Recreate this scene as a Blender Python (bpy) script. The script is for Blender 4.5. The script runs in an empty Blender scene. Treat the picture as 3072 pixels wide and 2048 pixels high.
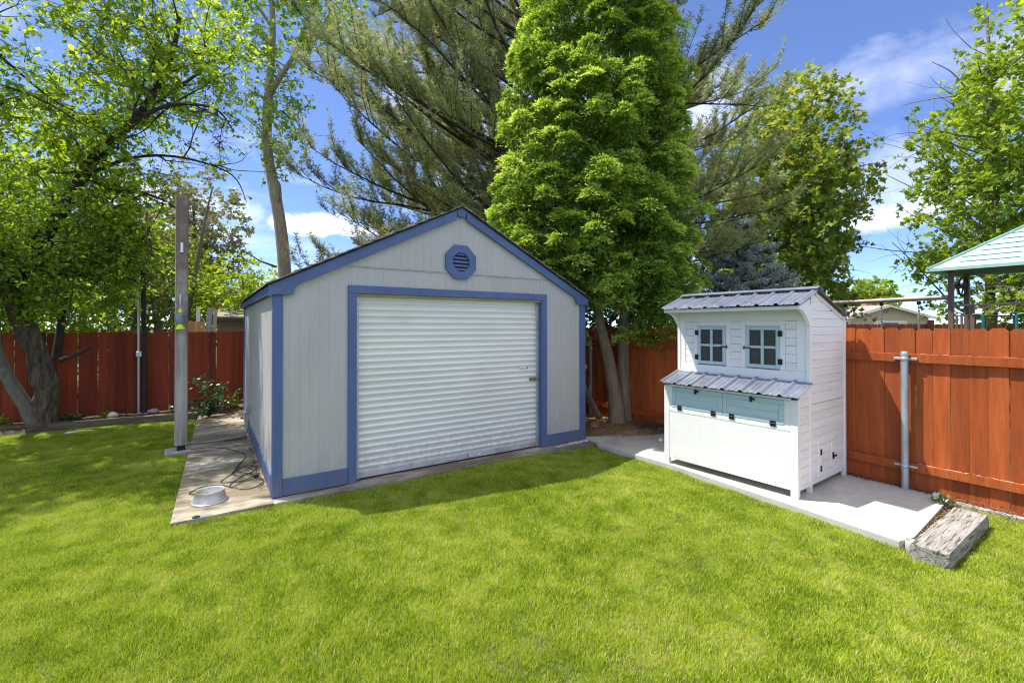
import bpy, math, random
import numpy as np
from mathutils import Vector, Matrix, Quaternion, noise as mnoise
R = math.radians
PI = math.pi
rng = np.random.default_rng(7)
random.seed(7)
sc = bpy.context.scene
COL = sc.collection

# ------------------------------------------------------------------ camera, sky, sun, exposure
cam = bpy.data.cameras.new('camera')
cam.sensor_width = 36.0
cam.sensor_fit = 'HORIZONTAL'
cam.lens = 36.0 * 1356.784 / 3072.0
cam.shift_y = -55.4 / 3072.0
cam.clip_start = 0.05
cam.clip_end = 900
camo = bpy.data.objects.new('camera', cam)
COL.objects.link(camo)
camo.location = (0, 0, 1.8)
camo.rotation_euler = (R(90 + 0.3624), 0, R(-33.8018))
sc.camera = camo

SUN = Vector((-1.0, 1.1, 3.0)).normalized()
EL = math.asin(SUN.z)
AZ = math.atan2(SUN.x, SUN.y)
sun = bpy.data.lights.new('sun', 'SUN')
sun.energy = 2.45
sun.angle = R(0.6)
sun.color = (1.0, 0.94, 0.84)
suno = bpy.data.objects.new('sun', sun)
COL.objects.link(suno)
suno.rotation_euler = (-SUN).to_track_quat('-Z', 'Y').to_euler()
suno.location = (-8, 9, 30)

world = bpy.data.worlds.new('World')
sc.world = world
world.use_nodes = True
wn = world.node_tree
for n in list(wn.nodes):
    wn.nodes.remove(n)
SKY_STRENGTH = 0.14


def build_world():
    L = wn.links.new
    def N(t, **k):
        n = wn.nodes.new(t)
        for a, b in k.items():
            setattr(n, a, b)
        return n
    out = N('ShaderNodeOutputWorld')
    bg = N('ShaderNodeBackground')
    bg.inputs['Strength'].default_value = SKY_STRENGTH
    sky = N('ShaderNodeTexSky', sky_type='NISHITA', sun_disc=False)
    sky.sun_elevation = EL
    sky.sun_rotation = AZ % (2 * PI)
    sky.altitude = 1200
    sky.air_density = 0.45
    sky.dust_density = 0.15
    sky.ozone_density = 3.0
    hsv = N('ShaderNodeHueSaturation')
    hsv.inputs['Hue'].default_value = 0.511
    hsv.inputs['Saturation'].default_value = 1.16
    hsv.inputs['Value'].default_value = 1.0
    gm = N('ShaderNodeGamma'); gm.inputs[1].default_value = 0.8
    L(sky.outputs[0], gm.inputs[0]); L(gm.outputs[0], hsv.inputs['Color'])
    tc = N('ShaderNodeTexCoord')
    nrm = N('ShaderNodeVectorMath', operation='NORMALIZE')
    L(tc.outputs['Generated'], nrm.inputs[0])
    sep = N('ShaderNodeSeparateXYZ')
    L(nrm.outputs[0], sep.inputs[0])
    # cloud deck: project the direction on a flat layer, so clouds shrink toward the horizon
    den = N('ShaderNodeMath', operation='ADD'); den.inputs[1].default_value = 0.12
    L(sep.outputs['Z'], den.inputs[0])
    dx = N('ShaderNodeMath', operation='DIVIDE'); L(sep.outputs['X'], dx.inputs[0]); L(den.outputs[0], dx.inputs[1])
    dy = N('ShaderNodeMath', operation='DIVIDE'); L(sep.outputs['Y'], dy.inputs[0]); L(den.outputs[0], dy.inputs[1])
    cmb = N('ShaderNodeCombineXYZ'); L(dx.outputs[0], cmb.inputs[0]); L(dy.outputs[0], cmb.inputs[1])
    cmb.inputs[2].default_value = 21.89
    nz = N('ShaderNodeTexNoise'); nz.inputs['Scale'].default_value = .75; nz.inputs['Detail'].default_value = 7
    nz.inputs['Roughness'].default_value = 0.55
    L(cmb.outputs[0], nz.inputs['Vector'])
    wisp = N('ShaderNodeMapRange'); wisp.inputs[1].default_value = 0.47; wisp.inputs[2].default_value = 0.66
    wisp.inputs[3].default_value = 0.0; wisp.inputs[4].default_value = 0.9; wisp.clamp = True
    L(nz.outputs['Fac'], wisp.inputs[0])
    lowf = N('ShaderNodeMapRange'); lowf.clamp = True
    lowf.inputs[1].default_value = 0.12; lowf.inputs[2].default_value = 1.0; lowf.inputs[3].default_value = 0.10; lowf.inputs[4].default_value = 1.0  # thins clouds low in view; fuller unseen clouds overhead kept for fill light
    L(sep.outputs['Z'], lowf.inputs[0])
    wl = N('ShaderNodeMath', operation='MULTIPLY'); L(wisp.outputs[0], wl.inputs[0]); L(lowf.outputs[0], wl.inputs[1])
    total = wl.outputs[0]
    # separate fair-weather clouds, each at its own bearing and height
    nz2 = N('ShaderNodeTexNoise'); nz2.inputs['Scale'].default_value = 9; nz2.inputs['Detail'].default_value = 6
    nz2.inputs['Roughness'].default_value = 0.6
    L(nrm.outputs[0], nz2.inputs['Vector'])
    puffs = [((20.3, 106.6, 22.6), 0.07, 0.026, 0.6), ((26, 100, 20.5), 0.06, 0.018, 0.3),
             ((32.9, 10.9, 9.2), 0.16, 0.06, 0.10), ((33.5, 9.6, 6.4), 0.09, 0.026, 0.22),
             ((34.5, 6.7, 7.4), 0.12, 0.035, 0.14), ((-6, 108, 24), 0.12, 0.03, 0.2), ((35, 3, 15), 0.2, 0.06, 0.08),
             ((30, 30, 7), 0.2, 0.03, 0.6), ((-60, -40, 25), 0.3, 0.09, 0.8),
             ((50, -60, 30), 0.3, 0.1, 0.8), ((-80, 60, 22), 0.25, 0.07, 0.8), ((10, -80, 22), 0.3, 0.08, 0.8)]  # the rear ones lie out of view, added to brighten the shade
    for d, wx, wz, amt in puffs:
        d = Vector(d).normalized()
        h = Vector((d.y, -d.x, 0)).normalized()
        v = h.cross(d).normalized()
        def dot(vec):
            m = N('ShaderNodeVectorMath', operation='DOT_PRODUCT')
            m.inputs[1].default_value = vec
            L(nrm.outputs[0], m.inputs[0])
            return m.outputs['Value']
        def M2(op, a, b=None):
            m = N('ShaderNodeMath', operation=op)
            for i, q in enumerate((a, b)):
                if q is None:
                    continue
                if isinstance(q, (int, float)):
                    m.inputs[i].default_value = q
                else:
                    L(q, m.inputs[i])
            return m.outputs[0]
        ax = M2('DIVIDE', dot(h), wx)
        az = M2('DIVIDE', dot(v), wz)
        r2 = M2('ADD', M2('MULTIPLY', ax, ax), M2('MULTIPLY', az, az))
        rr = M2('SQRT', r2)
        front = M2('GREATER_THAN', dot(d), 0.2)
        e = M2('SUBTRACT', M2('ADD', 1.0, M2('MULTIPLY', M2('SUBTRACT', nz2.outputs['Fac'], 0.5), 2.6)), rr)
        mr = N('ShaderNodeMapRange'); mr.clamp = True; mr.interpolation_type = 'SMOOTHSTEP'
        mr.inputs[1].default_value = -0.15; mr.inputs[2].default_value = 0.75
        mr.inputs[3].default_value = 0; mr.inputs[4].default_value = amt
        L(e, mr.inputs[0])
        total = M2('MAXIMUM', total, M2('MULTIPLY', mr.outputs[0], front))
    up = N('ShaderNodeMapRange'); up.clamp = True
    up.inputs[1].default_value = 0.0; up.inputs[2].default_value = 0.06
    L(sep.outputs['Z'], up.inputs[0])
    fin = N('ShaderNodeMath', operation='MULTIPLY'); L(total, fin.inputs[0]); L(up.outputs[0], fin.inputs[1])
    mix = N('ShaderNodeMix', data_type='RGBA')
    L(fin.outputs[0], mix.inputs['Factor'])
    L(hsv.outputs[0], mix.inputs[6])
    mix.inputs[7].default_value = (9.6, 9.1, 8.9, 1)
    L(mix.outputs[2], bg.inputs['Color'])
    L(bg.outputs[0], out.inputs[0])


build_world()
sc.view_settings.view_transform = 'Standard'
sc.view_settings.look = 'None'
sc.view_settings.gamma = 1
sc.view_settings.use_curve_mapping = False
sc.view_settings.exposure = 1.74
sc.cycles.filter_width = 1.15
sc.cycles.max_bounces = 6
sc.cycles.transparent_max_bounces = 6

# ------------------------------------------------------------------ helpers
WORLD = {}


def wmat(o):
    return WORLD.get(o.name, Matrix.Identity(4)) if o else Matrix.Identity(4)


def thing(name, label, cat, loc=(0, 0, 0), rz=0.0, group=None):
    o = bpy.data.objects.new(name, None)
    COL.objects.link(o)
    o.empty_display_size = 0.1
    o.location = loc
    o.rotation_euler = (0, 0, rz)
    WORLD[o.name] = Matrix.Translation(Vector(loc)) @ Matrix.Rotation(rz, 4, 'Z')
    tag(o, label, cat, group)
    return o


def tag(o, label, cat, group=None, kind=None):
    if label: o['label'] = label
    if cat: o['category'] = cat
    if group: o['group'] = group
    if kind: o['kind'] = kind
    return o


def link(name, me, parent=None, loc=(0, 0, 0), rot=(0, 0, 0), scale=(1, 1, 1)):
    o = bpy.data.objects.new(name, me)
    COL.objects.link(o)
    o.location = loc
    o.rotation_euler = rot
    o.scale = scale
    W = Matrix.Translation(Vector(loc)) @ Quaternion().to_matrix().to_4x4()
    if parent:
        o.parent = parent
    WORLD[o.name] = wmat(parent) @ Matrix.LocRotScale(Vector(loc), Vector(rot) and __import__('mathutils').Euler(rot), Vector(scale))
    return o


def np_mesh(name, V, F, mat, tint=None, smooth=False):
    """V (n,3); F (m,k) int array with equal face size"""
    V = np.asarray(V, dtype=np.float32)
    F = np.asarray(F, dtype=np.int32)
    me = bpy.data.meshes.new(name)
    me.vertices.add(len(V))
    me.vertices.foreach_set('co', V.ravel())
    m, k = F.shape
    me.loops.add(m * k)
    me.loops.foreach_set('vertex_index', F.ravel())
    me.polygons.add(m)
    me.polygons.foreach_set('loop_start', np.arange(m, dtype=np.int32) * k)
    me.polygons.foreach_set('loop_total', np.full(m, k, dtype=np.int32))
    if smooth:
        me.polygons.foreach_set('use_smooth', np.ones(m, dtype=bool))
    if tint is not None:
        a = me.attributes.new('tint', 'FLOAT', 'FACE')
        a.data.foreach_set('value', np.asarray(tint, dtype=np.float32))
    me.update(calc_edges=True)
    if mat:
        me.materials.append(mat)
    return me


class MB:
    def __init__(s, xf=None):
        s.v = []; s.f = []; s.sm = []
        s.xf = xf

    def add(s, vs, fs, smooth=False):
        k = len(s.v)
        for p in vs:
            p = Vector(p)
            if s.xf: p = s.xf @ p
            s.v.append(p)
        for f in fs:
            s.f.append(tuple(i + k for i in f)); s.sm.append(smooth)
        return s

    def box(s, x0, x1, y0, y1, z0, z1, c=0.0):
        """axis box, chamfered by c"""
        if x1 < x0: x0, x1 = x1, x0
        if y1 < y0: y0, y1 = y1, y0
        if z1 < z0: z0, z1 = z1, z0
        c = min(c, (x1 - x0) * .45, (y1 - y0) * .45, (z1 - z0) * .45)
        if c <= 0:
            v = [(x, y, z) for z in (z0, z1) for y in (y0, y1) for x in (x0, x1)]
            f = [(0, 2, 3, 1), (4, 5, 7, 6), (0, 1, 5, 4), (2, 6, 7, 3), (0, 4, 6, 2), (1, 3, 7, 5)]
            return s.add(v, f)
        v = []; ix = {}
        X = (x0, x1); Y = (y0, y1); Z = (z0, z1); sg = (1, -1)
        for i in (0, 1):
            for j in (0, 1):
                for k in (0, 1):
                    ix[i, j, k, 0] = len(v); v.append((X[i], Y[j] + c * sg[j], Z[k] + c * sg[k]))
                    ix[i, j, k, 1] = len(v); v.append((X[i] + c * sg[i], Y[j], Z[k] + c * sg[k]))
                    ix[i, j, k, 2] = len(v); v.append((X[i] + c * sg[i], Y[j] + c * sg[j], Z[k]))
        f = []
        def quad(a, b, c_, d, n):
            p = [Vector(v[q]) for q in (a, b, c_, d)]
            nn = (p[1] - p[0]).cross(p[2] - p[0])
            f.append((a, b, c_, d) if nn.dot(n) > 0 else (a, d, c_, b))
        for i in (0, 1):
            n = Vector((-1 if i == 0 else 1, 0, 0))
            quad(ix[i, 0, 0, 0], ix[i, 1, 0, 0], ix[i, 1, 1, 0], ix[i, 0, 1, 0], n)
            n = Vector((0, -1 if i == 0 else 1, 0))
            quad(ix[0, i, 0, 1], ix[1, i, 0, 1], ix[1, i, 1, 1], ix[0, i, 1, 1], n)
            n = Vector((0, 0, -1 if i == 0 else 1))
            quad(ix[0, 0, i, 2], ix[1, 0, i, 2], ix[1, 1, i, 2], ix[0, 1, i, 2], n)
        for p in (0, 1):
            for q in (0, 1):
                sp, sq = (-1, 1)[p], (-1, 1)[q]
                quad(ix[p, q, 0, 0], ix[p, q, 1, 0], ix[p, q, 1, 1], ix[p, q, 0, 1], Vector((sp, sq, 0)))
                quad(ix[p, 0, q, 0], ix[p, 1, q, 0], ix[p, 1, q, 2], ix[p, 0, q, 2], Vector((sp, 0, sq)))
                quad(ix[0, p, q, 1], ix[1, p, q, 1], ix[1, p, q, 2], ix[0, p, q, 2], Vector((0, sp, sq)))
        for i in (0, 1):
            for j in (0, 1):
                for k in (0, 1):
                    a, b, d = ix[i, j, k, 0], ix[i, j, k, 1], ix[i, j, k, 2]
                    n = Vector((-1 + 2 * i, -1 + 2 * j, -1 + 2 * k))
                    p = [Vector(v[q]) for q in (a, b, d)]
                    nn = (p[1] - p[0]).cross(p[2] - p[0])
                    f.append((a, b, d) if nn.dot(n) > 0 else (a, d, b))
        return s.add(v, f)

    def prism(s, poly, axis, t0, t1):
        """poly: 2-D outline; axis 'x','y','z' extrusion from t0 to t1 (poly coords are the other two axes in order)"""
        n = len(poly)
        def P(p, t):
            return {'x': (t, p[0], p[1]), 'y': (p[0], t, p[1]), 'z': (p[0], p[1], t)}[axis]
        v = [P(p, t0) for p in poly] + [P(p, t1) for p in poly]
        ar = sum(poly[i][0] * poly[(i + 1) % n][1] - poly[(i + 1) % n][0] * poly[i][1] for i in range(n))
        flip = (ar > 0) != (axis == 'y')
        if t1 < t0: flip = not flip
        f = [tuple(range(n))[::-1], tuple(range(n, 2 * n))] + [(i, (i + 1) % n, (i + 1) % n + n, i + n) for i in range(n)]
        if not flip:
            f = [q[::-1] for q in f]
        return s.add(v, f)

    def beam(s, a, b, w, h, up=(0, 0, 1), c=0.0):
        """bar from a to b, width w (sideways), height h"""
        a, b = Vector(a), Vector(b)
        d = (b - a); L = d.length; d.normalize()
        u = Vector(up)
        x = d.cross(u)
        if x.length < 1e-4: x = d.cross(Vector((1, 0, 0)))
        x.normalize(); u = x.cross(d)
        M = Matrix((( x.x, d.x, u.x, a.x), (x.y, d.y, u.y, a.y), (x.z, d.z, u.z, a.z), (0, 0, 0, 1)))
        old = s.xf
        s.xf = (old @ M) if old else M
        s.box(-w / 2, w / 2, 0, L, -h / 2, h / 2, c)
        s.xf = old
        return s

    def tube(s, pts, rad, seg=8, cap=True, smooth=True, mod=None):
        pts = [Vector(p) for p in pts]
        n = len(pts)
        if not hasattr(rad, '__len__'): rad = [rad] * n
        t = [(pts[min(i + 1, n - 1)] - pts[max(i - 1, 0)]).normalized() for i in range(n)]
        r = t[0].orthogonal().normalized()
        vs = []; fs = []
        for i in range(n):
            if i:
                r = (r - t[i] * r.dot(t[i]))
                r = r.normalized() if r.length > 1e-6 else t[i].orthogonal().normalized()
            b = t[i].cross(r)
            for k in range(seg):
                a = 2 * PI * k / seg
                dv = r * math.cos(a) + b * math.sin(a)
                q = rad[i]
                if mod: q *= mod(pts[i] + dv * q, a, i / (n - 1))
                vs.append(pts[i] + dv * q)
        for i in range(n - 1):
            for k in range(seg):
                fs.append((i * seg + k, i * seg + (k + 1) % seg, (i + 1) * seg + (k + 1) % seg, (i + 1) * seg + k))
        s.add(vs, fs, smooth)
        if cap:
            s.add([vs[k] for k in range(seg)][::-1], [tuple(range(seg))])
            s.add([vs[(n - 1) * seg + k] for k in range(seg)], [tuple(range(seg))])
        return s

    def lathe(s, prof, c=(0, 0, 0), seg=24, smooth=True):
        vs = []; fs = []; n = len(prof)
        for k in range(seg):
            a = 2 * PI * k / seg
            for r_, z in prof:
                vs.append((c[0] + r_ * math.cos(a), c[1] + r_ * math.sin(a), c[2] + z))
        for k in range(seg):
            for i in range(n - 1):
                fs.append((k * n + i, ((k + 1) % seg) * n + i, ((k + 1) % seg) * n + i + 1, k * n + i + 1))
        return s.add(vs, fs, smooth)

    def blob(s, c, r, seg=10, rings=7, amp=.2, freq=3.0, seed=0.0, flat=0.0):
        c = Vector(c); vs = []; fs = []
        if not hasattr(r, '__len__'): r = (r, r, r)
        for i in range(rings + 1):
            th = PI * i / rings
            for k in range(seg):
                ph = 2 * PI * k / seg
                d = Vector((math.sin(th) * math.cos(ph), math.sin(th) * math.sin(ph), math.cos(th)))
                q = 1 + amp * mnoise.noise(d * freq + Vector((seed, seed * 1.7, seed * .3)))
                z = d.z * q * r[2]
                vs.append(c + Vector((d.x * q * r[0], d.y * q * r[1], max(z, -r[2] * (1 - flat)))))
        for i in range(rings):
            for k in range(seg):
                fs.append((i * seg + k, (i + 1) * seg + k, (i + 1) * seg + (k + 1) % seg, i * seg + (k + 1) % seg))
        return s.add(vs, fs, True)

    def mesh(s, name, mat):
        me = bpy.data.meshes.new(name)
        me.from_pydata([tuple(p) for p in s.v], [], s.f)
        me.polygons.foreach_set('use_smooth', s.sm)
        me.update()
        if mat: me.materials.append(mat)
        return me

    def build(s, name, mat, parent=None, local=False):
        if parent is not None and not local:
            inv = wmat(parent).inverted()
            s.v = [inv @ p for p in s.v]
        return link(name, s.mesh(name, mat), parent)


def struct(name, mb_or_me, mat=None):
    o = mb_or_me.build(name, mat) if isinstance(mb_or_me, MB) else link(name, mb_or_me)
    o['kind'] = 'structure'
    return o


# ------------------------------------------------------------------ materials
def M(name, col, rough=.6, var=.18, scale=5.0, stretch=(1, 1, 1), bump=0.0, bscale=30.0, bstretch=None, col2=None,
      metal=0.0, rnd=0.0, spec=.4, detail=5, bdist=.012, dirt=None, stain=None, stain_amt=.5, stain_scale=1.5, stain_lo=.48, stain_hi=.66, coat=0.0):
    m = bpy.data.materials.new(name)
    m.use_nodes = True
    nt = m.node_tree
    L = nt.links.new
    bs = nt.nodes['Principled BSDF']
    def N(t, **k):
        n = nt.nodes.new(t)
        for a, b in k.items(): setattr(n, a, b)
        return n
    tc = N('ShaderNodeTexCoord')
    oi = N('ShaderNodeObjectInfo')
    off = N('ShaderNodeVectorMath', operation='SCALE'); off.inputs[0].default_value = (37.1, 51.7, 23.3)
    L(oi.outputs['Random'], off.inputs['Scale'])
    add = N('ShaderNodeVectorMath', operation='ADD')
    L(tc.outputs['Object'], add.inputs[0]); L(off.outputs[0], add.inputs[1])
    mp = N('ShaderNodeMapping'); mp.inputs['Scale'].default_value = stretch
    L(add.outputs[0], mp.inputs[0])
    nz = N('ShaderNodeTexNoise'); nz.inputs['Scale'].default_value = scale; nz.inputs['Detail'].default_value = detail
    nz.inputs['Roughness'].default_value = .62
    L(mp.outputs[0], nz.inputs['Vector'])
    mr = N('ShaderNodeMapRange'); mr.inputs[1].default_value = .3; mr.inputs[2].default_value = .7
    L(nz.outputs['Fac'], mr.inputs[0])
    mix = N('ShaderNodeMix', data_type='RGBA')
    a = tuple(max(0, c * (1 - var)) for c in col) + (1,)
    b = (tuple(col2) if col2 else tuple(min(1, c * (1 + var)) for c in col)) + (1,)
    mix.inputs[6].default_value = a; mix.inputs[7].default_value = b
    L(mr.outputs[0], mix.inputs['Factor'])
    c = mix.outputs[2]
    if stain:
        n2 = N('ShaderNodeTexNoise'); n2.inputs['Scale'].default_value = stain_scale; n2.inputs['Detail'].default_value = 6
        n2.inputs['Roughness'].default_value = .65
        L(mp.outputs[0], n2.inputs['Vector'])
        m2 = N('ShaderNodeMapRange'); m2.inputs[1].default_value = stain_lo; m2.inputs[2].default_value = stain_hi
        m2.inputs[4].default_value = stain_amt
        L(n2.outputs['Fac'], m2.inputs[0])
        x2 = N('ShaderNodeMix', data_type='RGBA')
        L(m2.outputs[0], x2.inputs['Factor']); L(c, x2.inputs[6]); x2.inputs[7].default_value = tuple(stain) + (1,)
        c = x2.outputs[2]
    if dirt:
        hgt, dcol, damt, dsc = dirt[:4]
        sp = N('ShaderNodeSeparateXYZ'); L(tc.outputs['Object'], sp.inputs[0])
        dz = N('ShaderNodeMapRange'); dz.inputs[1].default_value = hgt; dz.inputs[2].default_value = dirt[4] if len(dirt) > 4 else 0.0
        dz.inputs[4].default_value = 1.0; L(sp.outputs['Z'], dz.inputs[0])
        dn = N('ShaderNodeTexNoise'); dn.inputs['Scale'].default_value = dsc; dn.inputs['Detail'].default_value = 7; dn.inputs['Roughness'].default_value = .7
        L(add.outputs[0], dn.inputs['Vector'])
        ds = N('ShaderNodeMath', operation='ADD'); L(dn.outputs['Fac'], ds.inputs[0])
        dm = N('ShaderNodeMath', operation='MULTIPLY'); dm.inputs[1].default_value = .38; L(dz.outputs[0], dm.inputs[0]); L(dm.outputs[0], ds.inputs[1])
        df = N('ShaderNodeMapRange'); df.inputs[1].default_value = .62; df.inputs[2].default_value = .92; df.inputs[4].default_value = damt; L(ds.outputs[0], df.inputs[0])
        x3 = N('ShaderNodeMix', data_type='RGBA'); L(df.outputs[0], x3.inputs['Factor']); L(c, x3.inputs[6]); x3.inputs[7].default_value = tuple(dcol) + (1,)
        c = x3.outputs[2]
    if rnd:
        hs = N('ShaderNodeHueSaturation')
        r1 = N('ShaderNodeMapRange'); r1.inputs[3].default_value = 1 - rnd; r1.inputs[4].default_value = 1 + rnd
        L(oi.outputs['Random'], r1.inputs[0]); L(r1.outputs[0], hs.inputs['Value'])
        L(c, hs.inputs['Color']); c = hs.outputs[0]
    L(c, bs.inputs['Base Color'])
    bs.inputs['Roughness'].default_value = rough
    bs.inputs['Metallic'].default_value = metal
    bs.inputs['Specular IOR Level'].default_value = spec
    if coat: bs.inputs['Coat Weight'].default_value = coat
    rr = N('ShaderNodeMapRange'); rr.inputs[3].default_value = max(.05, rough - .1); rr.inputs[4].default_value = min(1, rough + .12)
    L(nz.outputs['Fac'], rr.inputs[0]); L(rr.outputs[0], bs.inputs['Roughness'])
    if bump:
        m3 = N('ShaderNodeMapping'); m3.inputs['Scale'].default_value = bstretch or stretch
        L(add.outputs[0], m3.inputs[0])
        n3 = N('ShaderNodeTexNoise'); n3.inputs['Scale'].default_value = bscale; n3.inputs['Detail'].default_value = 4
        L(m3.outputs[0], n3.inputs['Vector'])
        bp = N('ShaderNodeBump'); bp.inputs['Strength'].default_value = bump; bp.inputs['Distance'].default_value = bdist
        L(n3.outputs['Fac'], bp.inputs['Height']); L(bp.outputs[0], bs.inputs['Normal'])
    return m


def leafmat(name, dark, mid, light, trans=.35, rough=.5, spec=.25, patch=None):
    m = bpy.data.materials.new(name)
    m.use_nodes = True
    nt = m.node_tree; L = nt.links.new
    bs = nt.nodes['Principled BSDF']; out = nt.nodes['Material Output']
    at = nt.nodes.new('ShaderNodeAttribute'); at.attribute_name = 'tint'; at.attribute_type = 'GEOMETRY'
    cr = nt.nodes.new('ShaderNodeValToRGB')
    e = cr.color_ramp.elements
    e[0].position = 0; e[0].color = tuple(dark) + (1,)
    e[1].position = 1; e[1].color = tuple(light) + (1,)
    q = e.new(.5); q.color = tuple(mid) + (1,)
    if patch:
        pass
    L(at.outputs['Fac'], cr.inputs[0])
    L(cr.outputs[0], bs.inputs['Base Color'])
    bs.inputs['Roughness'].default_value = rough
    bs.inputs['Specular IOR Level'].default_value = spec
    tr = nt.nodes.new('ShaderNodeBsdfTranslucent')
    hs = nt.nodes.new('ShaderNodeHueSaturation'); hs.inputs['Hue'].default_value = .485
    hs.inputs['Saturation'].default_value = 1.1; hs.inputs['Value'].default_value = 1.5
    L(cr.outputs[0], hs.inputs['Color']); L(hs.outputs[0], tr.inputs['Color'])
    mx = nt.nodes.new('ShaderNodeMixShader'); mx.inputs[0].default_value = trans
    L(bs.outputs[0], mx.inputs[1]); L(tr.outputs[0], mx.inputs[2]); L(mx.outputs[0], out.inputs[0])
    return m


GREY_SIDING = M('grey_siding_paint', (.425, .418, .402), .62, .06, 3, (1, 1, .35), .25, 60, (1, 1, .06), spec=.3,
                stain=(.36, .355, .33), stain_amt=.4, stain_scale=1.2, dirt=(.6, (.25, .22, .17), .3, 9))
BLUE_TRIM = M('blue_trim_paint', (.078, .122, .26), .55, .12, 4, (1, 1, .4), .2, 45, (1, 1, .3), spec=.3, stain=(.10, .15, .29), stain_amt=.5, stain_scale=3, dirt=(.35, (.14, .13, .12), .6, 11))
DOOR_WHITE = M('white_door_steel', (.72, .715, .69), .42, .05, 2, (.4, 1, 1), .0, spec=.45,
               stain=(.40, .37, .31), stain_amt=.4, stain_scale=2.3, stain_lo=.58, stain_hi=.85, dirt=(.6, (.3, .27, .22), .4, 14))
DOOR_BAR = M('door_bar_aluminium', (.52, .52, .51), .4, .1, 9, metal=.35, stain=(.2, .19, .17), stain_amt=.5, stain_scale=4)
SHINGLE = M('asphalt_shingle', (.20, .165, .13), .92, .35, 20, bump=.6, bscale=120, rnd=.35, stain=(.17, .18, .1), stain_amt=.4, stain_scale=5)
DARK = M('dark_void', (.012, .012, .014), .8, .1)
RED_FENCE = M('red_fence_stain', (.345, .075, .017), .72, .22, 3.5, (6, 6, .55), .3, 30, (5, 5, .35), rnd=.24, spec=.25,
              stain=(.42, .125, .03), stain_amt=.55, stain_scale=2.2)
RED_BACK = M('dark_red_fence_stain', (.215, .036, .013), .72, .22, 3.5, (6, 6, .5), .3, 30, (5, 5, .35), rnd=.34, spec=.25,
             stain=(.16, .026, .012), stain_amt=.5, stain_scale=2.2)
WHITE_WOOD = M('white_coop_paint', (.82, .80, .765), .5, .04, 4, (3, 3, 3), .1, 30, (1, 1, 6), spec=.35, stain=(.76, .735, .69), stain_amt=.3, stain_scale=2, dirt=(.22, (.5, .46, .38), .35, 12))
WHITE_BOARD = M('white_coop_board', (.82, .80, .765), .52, .06, 3, (1, .35, 6), .2, 30, (1, .3, 5), rnd=.035, spec=.35, stain=(.70, .67, .60), stain_amt=.45, stain_scale=2.5, dirt=(.25, (.5, .46, .38), .35, 12))
TEAL = M('pale_teal_paint', (.465, .58, .585), .5, .07, 5, (.5, 1, 4), .1, 30, spec=.35)
BLUE_METAL = M('blue_corrugated_metal', (.20, .225, .285), .34, .2, 3, (1, 1, 1), metal=.35, spec=.6,
               stain=(.36, .36, .36), stain_amt=.6, stain_scale=7, stain_lo=.5, stain_hi=.75)
BLACK_IRON = M('black_hardware', (.015, .015, .017), .4, .3, metal=.3)
MESH_WIRE = M('wire_mesh', (.10, .10, .085), .5, .2, metal=.5)
COOP_DARK = M('shaded_coop_interior', (.10, .095, .08), .8, .3, 6, (1, 1, 8))  # dark tone stands in for the unlit inside
GALV = M('galvanised_steel', (.46, .49, .51), .42, .16, 6, (3, 3, .6), metal=.7, stain=(.33, .27, .2), stain_amt=.3, stain_scale=5, stain_lo=.6)
STEEL = M('brushed_steel', (.50, .49, .46), .48, .06, 3, (1, 1, 30), metal=.8)
POST_WOOD = M('weathered_grey_beam', (.40, .37, .32), .8, .3, 3, (7, 7, .5), .5, 20, (8, 8, .4), stain=(.17, .12, .09), stain_amt=.6, stain_scale=1.0, stain_lo=.47, stain_hi=.62, dirt=(1.0, (.125, .085, .065), .85, 2.5, 2.6))
OLD_TIMBER = M('bleached_old_timber', (.34, .32, .285), .9, .35, 3, (.7, 8, 8), 1.0, 14, (.8, 9, 9), bdist=.02, stain=(.06, .048, .035), stain_amt=.8, stain_scale=6.5, stain_lo=.53, stain_hi=.6)
SLEEPER = M('brown_sleeper', (.115, .095, .055), .9, .3, 3, (.6, 8, 8), .6, 14, (.8, 8, 8), stain=(.16, .15, .09), stain_amt=.5, stain_scale=2)
CONC = M('path_concrete', (.48, .445, .36), .85, .12, 8, (.6, 1.8, 1), bump=.25, bscale=90, detail=8, stain=(.125, .095, .045), stain_amt=.85, stain_scale=1.6, stain_lo=.33, stain_hi=.54)  # brown staining, its streaks also standing in for branch shadows
CONC_PAD = M('pad_concrete', (.50, .485, .415), .85, .1, 12, bump=.2, bscale=90, detail=8, stain=(.235, .21, .16), stain_amt=.7, stain_scale=1.3, stain_lo=.48, stain_hi=.7)
CONC_OLD = M('footing_concrete', (.36, .35, .32), .9, .2, 14, bump=.4, bscale=60)
SOIL = M('bed_soil', (.075, .045, .03), .95, .5, 12, bump=1.0, bscale=40, col2=(.15, .095, .06))
GROUND = M('far_ground', (.10, .11, .05), .95, .4, .6, bump=.3, bscale=5)
LAWN_SOIL = M('lawn_thatch', (.05, .06, .018), .95, .35, 14, bump=.8, bscale=60, col2=(.12, .125, .035))
NEEDLES = M('dry_needles', (.17, .105, .05), .9, .45, 25, bump=.8, bscale=60, col2=(.34, .22, .11), rnd=.3)
STONE = M('garden_stone', (.33, .31, .28), .85, .25, 10, bump=.5, bscale=30, rnd=.35)
WHITE_STONE = M('white_stone', (.66, .62, .54), .8, .12, 10, bump=.3, bscale=25, rnd=.12)
RED_STONE = M('reddish_stone', (.27, .13, .09), .9, .3, 8, bump=.6, bscale=20)
BARK_OLD = M('gnarled_bark', (.065, .05, .035), .95, .55, 5, (3, 3, .7), 1.0, 9, (3, 3, .9), bdist=.07, col2=(.175, .135, .09), stain=(.26, .155, .07), stain_amt=.5, stain_scale=2, stain_lo=.56)
BARK_DARK = M('dark_branch_bark', (.04, .032, .026), .95, .4, 9, bump=.7, bscale=30)
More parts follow.
